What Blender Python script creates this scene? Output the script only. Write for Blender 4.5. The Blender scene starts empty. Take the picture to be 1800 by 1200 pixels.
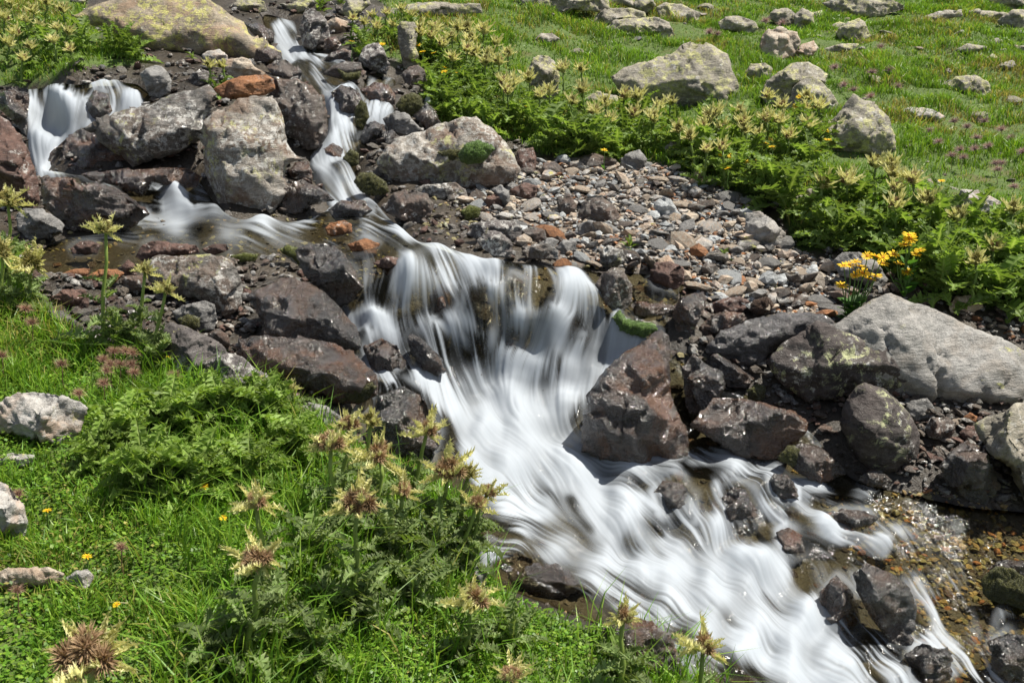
import bpy, math, random
import numpy as np
from mathutils import Vector, Matrix, Euler, Quaternion
from mathutils.geometry import delaunay_2d_cdt

rng = np.random.default_rng(11)
random.seed(11)
SC = bpy.context.scene
COL = SC.collection
R = math.radians

# ------------------------------------------------------------------ camera, sky, sun, exposure
FPX = 1600.0                      # focal length in photograph pixels (1800 wide)
PITCH = R(-18.0)
cam_d = bpy.data.cameras.new('camera')
cam = bpy.data.objects.new('camera', cam_d)
COL.objects.link(cam)
cam.location = (0, 0, 0)
cam.rotation_euler = (R(90) + PITCH, 0, 0)
cam_d.sensor_width = 36.0
cam_d.lens = 36.0 * FPX / 1800.0
cam_d.clip_start = 0.05
cam_d.clip_end = 600
cam_d.dof.use_dof = True
cam_d.dof.focus_distance = 3.2
cam_d.dof.aperture_fstop = 11.0
SC.camera = cam

SUN_AZ, SUN_EL = R(78), R(64)     # azimuth to the right of straight ahead
world = bpy.data.worlds.new('World')
SC.world = world
world.use_nodes = True
wt = world.node_tree
bg = wt.nodes.get('Background') or wt.nodes.new('ShaderNodeBackground')
sky = wt.nodes.new('ShaderNodeTexSky')
sky.sky_type = 'NISHITA'
sky.sun_disc = False
sky.sun_elevation = SUN_EL
sky.sun_rotation = SUN_AZ
sky.altitude = 1500
sky.dust_density = 2.5
sky.ozone_density = .6
hsv = wt.nodes.new('ShaderNodeHueSaturation')
hsv.inputs['Saturation'].default_value = .6
wt.links.new(sky.outputs[0], hsv.inputs['Color'])
wt.links.new(hsv.outputs[0], bg.inputs['Color'])
bg.inputs['Strength'].default_value = 0.074
sun_d = bpy.data.lights.new('sun', 'SUN')
sun_d.energy = 5.0
sun_d.angle = R(0.5)
sun_d.color = (1.0, 0.945, 0.85)
sun = bpy.data.objects.new('sun', sun_d)
COL.objects.link(sun)
sdir = Vector((math.sin(SUN_AZ) * math.cos(SUN_EL), math.cos(SUN_AZ) * math.cos(SUN_EL), math.sin(SUN_EL)))
sun.rotation_euler = sdir.to_track_quat('Z', 'Y').to_euler()
sun.location = sdir * 30
vs = SC.view_settings
vs.view_transform = 'Standard'
vs.look = 'None'
vs.gamma = 1.0
vs.use_curve_mapping = False
vs.exposure = 0.84
SC.cycles.max_bounces = 8
SC.cycles.transparent_max_bounces = 24
SC.cycles.diffuse_bounces = 3
SC.cycles.glossy_bounces = 3
SC.cycles.caustics_reflective = False
SC.cycles.caustics_refractive = False
SC.cycles.use_denoising = True

# ------------------------------------------------------------------ projection
cF = np.array([0, math.cos(PITCH), math.sin(PITCH)])
cU = np.array([0, -math.sin(PITCH), math.cos(PITCH)])
cR = np.array([1.0, 0, 0])

def rays(p):
    p = np.atleast_2d(np.asarray(p, float))
    u = (p[:, 0] - 900) / FPX
    v = (600 - p[:, 1]) / FPX
    return u[:, None] * cR + cF + v[:, None] * cU

def project(P):
    P = np.atleast_2d(P)
    d = np.maximum(P @ cF, 1e-3)
    return np.stack([900 + FPX * (P @ cR) / d, 600 - FPX * (P @ cU) / d], 1), P @ cF

def tps_fit(X, f, lam=1e-4):
    n, k = X.shape
    d2 = ((X[:, None] - X[None]) ** 2).sum(-1)
    K = 0.5 * d2 * np.log(d2 + 1e-12) + lam * np.eye(n)
    Pm = np.hstack([np.ones((n, 1)), X])
    A = np.block([[K, Pm], [Pm.T, np.zeros((k + 1, k + 1))]])
    w = np.linalg.solve(A, np.concatenate([f, np.zeros(k + 1)]))
    return X, w

def tps_eval(m, Q):
    X, w = m
    n = len(X)
    out = np.empty(len(Q))
    for i in range(0, len(Q), 20000):
        q = Q[i:i + 20000]
        d2 = (q ** 2).sum(1)[:, None] + (X ** 2).sum(1)[None] - 2 * q @ X.T
        np.maximum(d2, 1e-12, out=d2)
        out[i:i + 20000] = (0.5 * d2 * np.log(d2)) @ w[:n] + w[n] + q @ w[n + 1:]
    return out

# how far away (metres straight ahead) the ground or water is at places read off the photograph
CTRL = np.array([
 (-300,1400,1.12),(0,1200,1.35),(300,1200,1.4),(600,1200,1.5),(900,1200,1.62),(1100,1190,1.72),(1300,1190,1.82),(1500,1190,1.88),(1800,1190,1.95),
 (900,1500,1.25),(1800,1500,1.55),(2200,1200,2.1),(0,1000,1.65),(300,1000,1.68),(600,1000,1.75),(800,1000,1.93),(900,1020,2.02),(1100,1020,2.12),
 (1300,1000,2.2),(1500,1000,2.25),(1800,1000,2.3),(0,850,1.98),(300,850,2.0),(600,850,2.1),(780,860,2.25),(900,880,2.4),(1000,850,2.5),(1200,850,2.52),
 (1400,850,2.55),(1650,870,2.5),(1800,850,2.55),(0,700,2.35),(300,700,2.4),(550,700,2.55),(700,720,2.62),(900,700,2.82),(1050,690,2.85),(1250,700,2.85),
 (1450,700,2.85),(1800,700,2.85),(0,560,2.75),(150,560,2.8),(400,560,2.95),(620,580,2.95),(750,560,2.98),(900,600,2.92),(1050,590,2.98),(1200,580,3.05),
 (1400,560,3.15),(1600,540,3.2),(1800,560,3.2),(0,470,3.1),(200,450,3.25),(400,440,3.3),(600,470,3.15),(700,440,3.2),(900,460,3.15),(1050,480,3.2),
 (1200,460,3.5),(1400,440,3.7),(1600,440,3.6),(1800,430,3.7),(0,380,3.7),(300,375,3.85),(500,375,3.9),(680,385,3.75),(850,380,3.9),(1000,380,4.0),
 (1200,370,4.05),(1350,360,4.1),(1500,360,4.1),(1700,360,4.2),(70,300,4.3),(250,305,4.25),(430,340,4.05),(600,330,4.2),(800,310,4.4),(1000,300,4.55),
 (1200,290,4.6),(1400,290,4.6),(1600,300,4.7),(1800,300,4.8),(130,165,4.75),(60,270,4.45),(300,190,4.6),(450,200,4.65),(600,240,4.65),(590,155,5.0),
 (700,200,4.9),(850,200,5.3),(1000,200,5.6),(1200,190,5.8),(1400,190,5.7),(1600,200,5.8),(1800,200,6.0),(0,130,5.3),(200,110,5.2),(400,110,5.4),
 (520,110,5.5),(700,110,5.7),(900,110,6.3),(1200,100,7.0),(1500,100,7.3),(1800,100,7.5),(0,50,6.0),(250,50,6.0),(500,60,6.0),(500,35,6.4),
 (700,50,6.5),(900,40,7.2),(1200,40,8.2),(1500,40,8.6),(1800,40,8.8),(0,-10,7),(300,-10,6.8),(600,-10,7.2),(900,-10,8),(1200,-10,9.3),
 (1500,-10,9.8),(1800,-10,10),(-300,400,3.4),(-300,100,5.4),(-300,800,2.0),(2100,700,3),(2100,400,4),(2100,100,7.8),(900,-100,10.5),(0,-100,8.5),
 (1800,-100,12.5),(-300,-100,8.5),(2200,-100,12.5)], float)
YM = tps_fit(CTRL[:, :2] / 600, np.log(CTRL[:, 2]), 2e-4)

def ground_px(p):
    """world points on the ground seen at photograph pixels"""
    p = np.atleast_2d(np.asarray(p, float))
    d = rays(p)
    Y = np.exp(tps_eval(YM, p / 600))
    return d * (Y / d[:, 1])[:, None]

def g1(x, y):
    return ground_px([(x, y)])[0]

def at_depth(x, y, dep):
    return rays([(x, y)])[0] * dep

# ------------------------------------------------------------------ noise
_perm = rng.permutation(256)
_perm = np.concatenate([_perm, _perm, _perm])
_grad = rng.normal(size=(256, 3)); _grad /= np.linalg.norm(_grad, axis=1)[:, None]

def perlin(P):
    i = np.floor(P).astype(np.int64)
    f = P - i
    u = f * f * f * (f * (f * 6 - 15) + 10)
    i &= 255
    res = 0
    for dx in (0, 1):
        wx = u[:, 0] if dx else 1 - u[:, 0]
        ax = _perm[i[:, 0] + dx]
        for dy in (0, 1):
            wy = u[:, 1] if dy else 1 - u[:, 1]
            ay = _perm[ax + i[:, 1] + dy]
            for dz in (0, 1):
                wz = u[:, 2] if dz else 1 - u[:, 2]
                g = _grad[_perm[ay + i[:, 2] + dz]]
                res = res + wx * wy * wz * ((f - (dx, dy, dz)) * g).sum(1)
    return res * 1.6

def fbm(P, octv=4, gain=0.5):
    a, s, out = 1.0, 1.0, 0
    for k in range(octv):
        out = out + a * perlin(P * s + 17.3 * k)
        a *= gain; s *= 2.03
    return out

def in_poly(p, poly):
    poly = np.asarray(poly, float)
    x, y = p[:, 0], p[:, 1]
    c = np.zeros(len(p), bool)
    j = len(poly) - 1
    for i in range(len(poly)):
        xi, yi = poly[i]; xj, yj = poly[j]
        if yi != yj:
            c ^= ((yi > y) != (yj > y)) & (x < (xj - xi) * (y - yi) / (yj - yi) + xi)
        j = i
    return c

def seg_dist(p, poly, closed=True):
    poly = np.asarray(poly, float)
    A = poly; B = np.roll(poly, -1, 0)
    if not closed:
        A, B = poly[:-1], poly[1:]
    best = np.full(len(p), 1e9)
    for a, b in zip(A, B):
        ab = b - a
        t = np.clip(((p - a) @ ab) / max(ab @ ab, 1e-9), 0, 1)
        best = np.minimum(best, np.hypot(*(p - a - t[:, None] * ab).T))
    return best

# ------------------------------------------------------------------ object helpers
def mesh_of(name, V, F, smooth=True, mats=(), cols=None, attrs=None):
    V = np.asarray(V, np.float32)
    me = bpy.data.meshes.new(name)
    if isinstance(F, np.ndarray):
        n, k = F.shape
        me.vertices.add(len(V)); me.vertices.foreach_set('co', V.ravel())
        me.loops.add(n * k); me.loops.foreach_set('vertex_index', F.ravel().astype(np.int32))
        me.polygons.add(n); me.polygons.foreach_set('loop_start', np.arange(0, n * k, k, dtype=np.int32))
        me.update(calc_edges=True)
    else:
        me.from_pydata(V.tolist(), [], F)
    me.polygons.foreach_set('use_smooth', np.full(len(me.polygons), smooth))
    for m in mats:
        me.materials.append(m)
    if cols is not None:
        a = me.color_attributes.new('tint', 'FLOAT_COLOR', 'POINT')
        c = np.ones((len(V), 4), np.float32); c[:, :3] = cols
        a.data.foreach_set('color', c.ravel())
    for k, v in (attrs or {}).items():
        a = me.attributes.new(k, 'FLOAT', 'POINT')
        a.data.foreach_set('value', np.asarray(v, np.float32))
    me.validate()
    return me

def link(name, me, parent=None):
    o = bpy.data.objects.new(name, me)
    COL.objects.link(o)
    if parent is not None:
        o.parent = parent
    return o

def tag(o, label=None, cat=None, group=None, kind=None):
    if label: o['label'] = label
    if cat: o['category'] = cat
    if group: o['group'] = group
    if kind: o['kind'] = kind
    return o

# ------------------------------------------------------------------ materials
def new_mat(name):
    m = bpy.data.materials.new(name)
    m.use_nodes = True
    nt = m.node_tree
    nt.nodes.clear()
    return m, nt

class NT:
    def __init__(s, nt): s.nt = nt
    def n(s, t, ins=None, **kw):
        nd = s.nt.nodes.new(t)
        for k, v in kw.items(): setattr(nd, k, v)
        for k, v in (ins or {}).items():
            if isinstance(v, bpy.types.NodeSocket): s.nt.links.new(v, nd.inputs[k])
            else: nd.inputs[k].default_value = v
        return nd
    def noise(s, vec, scale, detail=4, rough=.55, dist=0):
        return s.n('ShaderNodeTexNoise', {'Vector': vec, 'Scale': scale, 'Detail': detail, 'Roughness': rough, 'Distortion': dist}).outputs[0]
    def ramp(s, fac, a, b, ca=(0, 0, 0, 1), cb=(1, 1, 1, 1)):
        r = s.n('ShaderNodeValToRGB', {'Fac': fac})
        r.color_ramp.elements[0].position = a; r.color_ramp.elements[0].color = ca
        r.color_ramp.elements[1].position = b; r.color_ramp.elements[1].color = cb
        return r.outputs[0]
    def mix(s, fac, a, b, bt='MIX'):
        m = s.n('ShaderNodeMix', data_type='RGBA', blend_type=bt)
        for i, v in ((0, fac), (6, a), (7, b)):
            if isinstance(v, bpy.types.NodeSocket): s.nt.links.new(v, m.inputs[i])
            else: m.inputs[i].default_value = v if i == 0 else (*v, 1) if len(v) == 3 else v
        return m.outputs[2]
    def math(s, op, a, b=0.0):
        m = s.n('ShaderNodeMath', operation=op)
        for i, v in ((0, a), (1, b)):
            if isinstance(v, bpy.types.NodeSocket): s.nt.links.new(v, m.inputs[i])
            else: m.inputs[i].default_value = v
        return m.outputs[0]
    def out(s, sh):
        o = s.n('ShaderNodeOutputMaterial'); s.nt.links.new(sh, o.inputs['Surface'])

def rock_mat(name, base, dark, lite, lichen=(0.42, 0.42, 0.12), lich=0.0, white=0.0, rough=(.6, .9), wet=0.0, stain=None, stain_amt=0.0, scale=1.0, strata=0.5, bump=.6):
    m, nt = new_mat(name); k = NT(nt)
    tc = k.n('ShaderNodeTexCoord').outputs['Object']
    oi = k.n('ShaderNodeObjectInfo').outputs['Random']
    off = k.n('ShaderNodeCombineXYZ', {'X': k.math('MULTIPLY', oi, 37.0), 'Y': k.math('MULTIPLY', oi, 91.0), 'Z': k.math('MULTIPLY', oi, 13.0)}).outputs[0]
    v = k.n('ShaderNodeVectorMath', {0: tc, 1: off}, operation='ADD').outputs[0]
    mp = k.n('ShaderNodeMapping', {'Vector': v, 'Rotation': (0.5, 0.35, 0.9), 'Scale': (1, 1, 5)}).outputs[0]
    n1 = k.noise(v, 8 * scale, 8, .68)
    n2 = k.noise(mp, 13 * scale, 8, .68, .5)
    n3 = k.noise(v, 60 * scale, 6, .7)
    n4 = k.noise(v, 190 * scale, 5, .7)
    c = k.mix(k.ramp(n1, .4, .6), dark, base)
    c = k.mix(k.math('MULTIPLY', k.ramp(n2, .47, .6), strata), c, lite)
    c = k.mix(k.math('MULTIPLY', k.ramp(n3, .45, .62), .6), c, tuple(x * .38 for x in base))
    c = k.mix(k.math('MULTIPLY', k.ramp(n4, .5, .64), .5), c, lite)
    if stain:
        c = k.mix(k.math('MULTIPLY', k.ramp(k.noise(v, 6.5 * scale, 8, .65, .6), .47, .58), stain_amt), c, stain)
    if white > 0:
        wm = k.math('MULTIPLY', k.ramp(k.noise(v, 36 * scale, 8, .78), .60 - .12 * white, .64 - .12 * white), k.ramp(k.noise(v, 5.5 * scale, 4, .6), .6 - .25 * white, .66 - .2 * white))
        c = k.mix(k.math('MULTIPLY', wm, .85), c, (.45, .44, .41))
    if lich > 0:
        l1 = k.ramp(k.noise(v, 22 * scale, 8, .75, .3), .62 - .2 * lich, .65 - .19 * lich)
        l2 = k.ramp(k.noise(v, 4.5 * scale, 4, .6), .62 - .3 * lich, .70 - .26 * lich)
        lc = k.mix(k.ramp(n4, .4, .6), tuple(x * .6 for x in lichen), tuple(min(1, x * 1.25) for x in lichen))
        c = k.mix(k.math('MULTIPLY', k.math('MULTIPLY', l1, l2), .8), c, lc)
    h = k.math('ADD', k.math('MULTIPLY', n3, .45), k.math('ADD', k.math('MULTIPLY', n2, .8), k.math('MULTIPLY', n4, .3)))
    bp = k.n('ShaderNodeBump', {'Height': h, 'Strength': min(1, bump * 1.4), 'Distance': .018 / scale}).outputs[0]
    rr = k.n('ShaderNodeMapRange', {'Value': k.noise(v, 14 * scale, 4, .6), 'From Min': .3, 'From Max': .7, 'To Min': rough[0], 'To Max': rough[1]}).outputs[0]
    b = k.n('ShaderNodeBsdfPrincipled', {'Base Color': c, 'Roughness': rr, 'Normal': bp, 'Specular IOR Level': .5 if wet > .5 else .3, 'Coat Weight': wet, 'Coat Roughness': .09, 'Coat IOR': 1.6})
    if wet:
        bp2 = k.n('ShaderNodeBump', {'Height': k.math('ADD', k.noise(v, 45 * scale, 3, .6), k.math('MULTIPLY', k.noise(v, 150 * scale, 3, .6), .45)), 'Strength': 1.0, 'Distance': .028}).outputs[0]
        nt.links.new(bp2, b.inputs['Coat Normal'])
    k.out(b.outputs[0])
    return m

MAT = {
 'meadow': rock_mat('lichen_meadow_rock', (.30, .27, .21), (.13, .12, .10), (.38, .35, .29), (.44, .43, .18), .6, .5),
 'slab': rock_mat('yellow_lichen_slab', (.30, .26, .19), (.13, .115, .09), (.36, .29, .22), (.46, .44, .14), .6, .25, stain=(.34, .22, .14), stain_amt=.5),
 'pale': rock_mat('pale_grey_rock', (.33, .32, .30), (.19, .185, .172), (.42, .40, .37), (.44, .44, .14), .25, .1, rough=(.55, .8), bump=.65, stain=(.27, .22, .17), stain_amt=.35),
 'white': rock_mat('white_grey_rock', (.42, .40, .37), (.22, .21, .19), (.52, .50, .47), (.5, .46, .12), .3, .5, stain=(.45, .30, .2), stain_amt=.45),
 'spot': rock_mat('white_spotted_rock', (.12, .105, .10), (.05, .045, .045), (.2, .18, .165), (.42, .40, .16), .2, .75),
 'lichblock': rock_mat('lichen_block_rock', (.29, .26, .22), (.09, .077, .064), (.43, .40, .36), (.46, .45, .2), .45, .8, stain=(.15, .085, .05), stain_amt=.6),
 'schist': rock_mat('dark_schist', (.125, .115, .102), (.035, .031, .027), (.26, .245, .222), (.42, .42, .14), .3, .75, rough=(.35, .7), wet=.3, stain=(.13, .08, .05), stain_amt=.5),
 'lichdark': rock_mat('dark_rock_yellow_lichen', (.085, .068, .062), (.035, .028, .026), (.13, .115, .105), (.48, .50, .27), .45, .35, rough=(.5, .8)),
 'purple': rock_mat('purple_brown_rock', (.085, .067, .055), (.028, .022, .019), (.18, .155, .134), white=.5, rough=(.35, .7), wet=.4, stain=(.12, .065, .04), stain_amt=.5),
 'wet': rock_mat('wet_brown_rock', (.038, .023, .015), (.009, .007, .006), (.09, .06, .043), rough=(.16, .4), wet=1.0, white=.12, stain=(.13, .05, .015), stain_amt=.55),
 'black': rock_mat('wet_black_rock', (.027, .023, .020), (.008, .007, .006), (.07, .06, .052), rough=(.16, .4), wet=1.0, white=.15, stain=(.085, .04, .016), stain_amt=.5),
 'wetgrey': rock_mat('wet_grey_rock', (.055, .05, .05), (.02, .018, .018), (.11, .10, .1), rough=(.35, .6), wet=.7, white=.15),
 'rust': rock_mat('orange_rust_rock', (.34, .145, .055), (.17, .07, .03), (.42, .22, .11), white=.2, rough=(.5, .8), stain=(.09, .045, .025), stain_amt=.4),
 'red': rock_mat('red_brown_rock', (.12, .066, .05), (.05, .03, .025), (.18, .11, .085), white=.4, rough=(.45, .75), wet=.2),
 'grey': rock_mat('mid_grey_rock', (.22, .215, .205), (.09, .087, .083), (.32, .31, .295), white=.3, rough=(.5, .8)),
 'tan': rock_mat('tan_rock', (.46, .39, .30), (.26, .215, .165), (.56, .50, .42), white=.2, stain=(.3, .15, .075), stain_amt=.4),
 'blue': rock_mat('blue_grey_rock', (.37, .385, .385), (.2, .21, .21), (.5, .515, .515), rough=(.45, .75)),
}

def moss_mat(name, a, b):
    m, nt = new_mat(name); k = NT(nt)
    tc = k.n('ShaderNodeTexCoord').outputs['Object']
    n = k.noise(tc, 22, 5, .65)
    f = k.noise(tc, 220, 3, .7)
    c = k.mix(k.ramp(n, .35, .68), a, b)
    c = k.mix(k.math('MULTIPLY', k.ramp(f, .35, .7), .6), tuple(x * .4 for x in a), c)
    bp = k.n('ShaderNodeBump', {'Height': k.math('ADD', f, n), 'Strength': 1.0, 'Distance': .015}).outputs[0]
    k.out(k.n('ShaderNodeBsdfPrincipled', {'Base Color': c, 'Roughness': .9, 'Normal': bp, 'Specular IOR Level': .15, 'Sheen Weight': .25}).outputs[0])
    return m
MAT['moss'] = moss_mat('green_moss', (.15, .30, .02), (.24, .44, .04))
MAT['mossdark'] = moss_mat('olive_moss', (.13, .135, .015), (.28, .26, .03))
MAT['mossyellow'] = moss_mat('yellow_moss', (.2, .24, .015), (.36, .38, .03))
MAT['mossrust'] = moss_mat('rusty_moss', (.12, .055, .02), (.22, .11, .04))

def leaf_mat(name, trans=.35, rough=.42, vary=.35, spec=.4, tr=(1.2, 1.2, .6)):
    m, nt = new_mat(name); k = NT(nt)
    at = k.n('ShaderNodeVertexColor', layer_name='tint').outputs[0]
    oi = k.n('ShaderNodeObjectInfo').outputs['Random']
    f = k.n('ShaderNodeMapRange', {'Value': oi, 'To Min': 1 - vary, 'To Max': 1 + vary}).outputs[0]
    c = k.n('ShaderNodeVectorMath', {0: at, 'Scale': f}, operation='SCALE').outputs[0]
    p = k.n('ShaderNodeBsdfPrincipled', {'Base Color': c, 'Roughness': rough, 'Specular IOR Level': spec}).outputs[0]
    tcol = k.n('ShaderNodeVectorMath', {0: c, 1: tr}, operation='MULTIPLY').outputs[0]
    t = k.n('ShaderNodeBsdfTranslucent', {'Color': tcol}).outputs[0]
    k.out(k.n('ShaderNodeMixShader', {0: trans, 1: p, 2: t}).outputs[0])
    return m
MAT['leaf'] = leaf_mat('thistle_leaf', .4, .52, .35, .25)
MAT['bract'] = leaf_mat('thistle_bract', .3, .55, .1, .2, (1.0, 1.0, .85))
MAT['stem'] = leaf_mat('plant_stem', .12, .5, .15, .3)
MAT['blade'] = leaf_mat('grass_blade', .42, .42, .0, .35)
MAT['fluff'] = leaf_mat('flower_fluff', .3, .8, .15, .1)
MAT['petal'] = leaf_mat('flower_petal', .35, .6, .1, .2)
# ------------------------------------------------------------------ where the water runs (photograph pixels)
W_POLYS = [
 [(60,425),(110,405),(200,395),(240,382),(330,372),(450,370),(540,372),(580,362),(640,350),(700,388),(745,420),(790,438),(860,448),(930,452),(1000,458),(1060,466),
  (1130,466),(1215,474),(1205,500),(1180,540),(1180,600),(1235,640),(1330,680),(1440,750),(1500,825),(1600,850),(1700,872),(2180,910),(2180,1440),(1480,1440),(1340,1290),
  (1230,1200),(1150,1140),(1060,1090),(960,1050),(870,1015),(840,970),(830,900),(800,870),(770,850),(700,800),(620,745),(600,715),(630,690),(645,650),(600,610),
  (590,560),(585,530),(540,480),(500,445),(400,448),(300,456),(150,478),(70,472),(55,445)],
 [(455,18),(520,28),(527,60),(560,84),(600,98),(625,108),(612,133),(640,158),(690,172),(702,200),(650,225),(640,250),(628,290),(640,320),(662,345),(705,390),
  (640,400),(580,385),(520,375),(575,350),(560,320),(543,295),(538,258),(570,240),(578,200),(562,160),(540,142),(470,122),(478,80),(468,50)],
 [(5,160),(80,148),(150,143),(240,138),(275,165),(240,185),(200,205),(140,235),(100,258),(80,292),(180,297),(350,292),(362,320),(395,372),(330,385),(240,385),
  (240,350),(215,333),(130,315),(66,308),(48,260),(43,200),(10,195)],
 [(640,128),(700,128),(690,150),(640,150)], [(742,168),(758,168),(776,205),(764,212),(750,190)],
]
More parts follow.
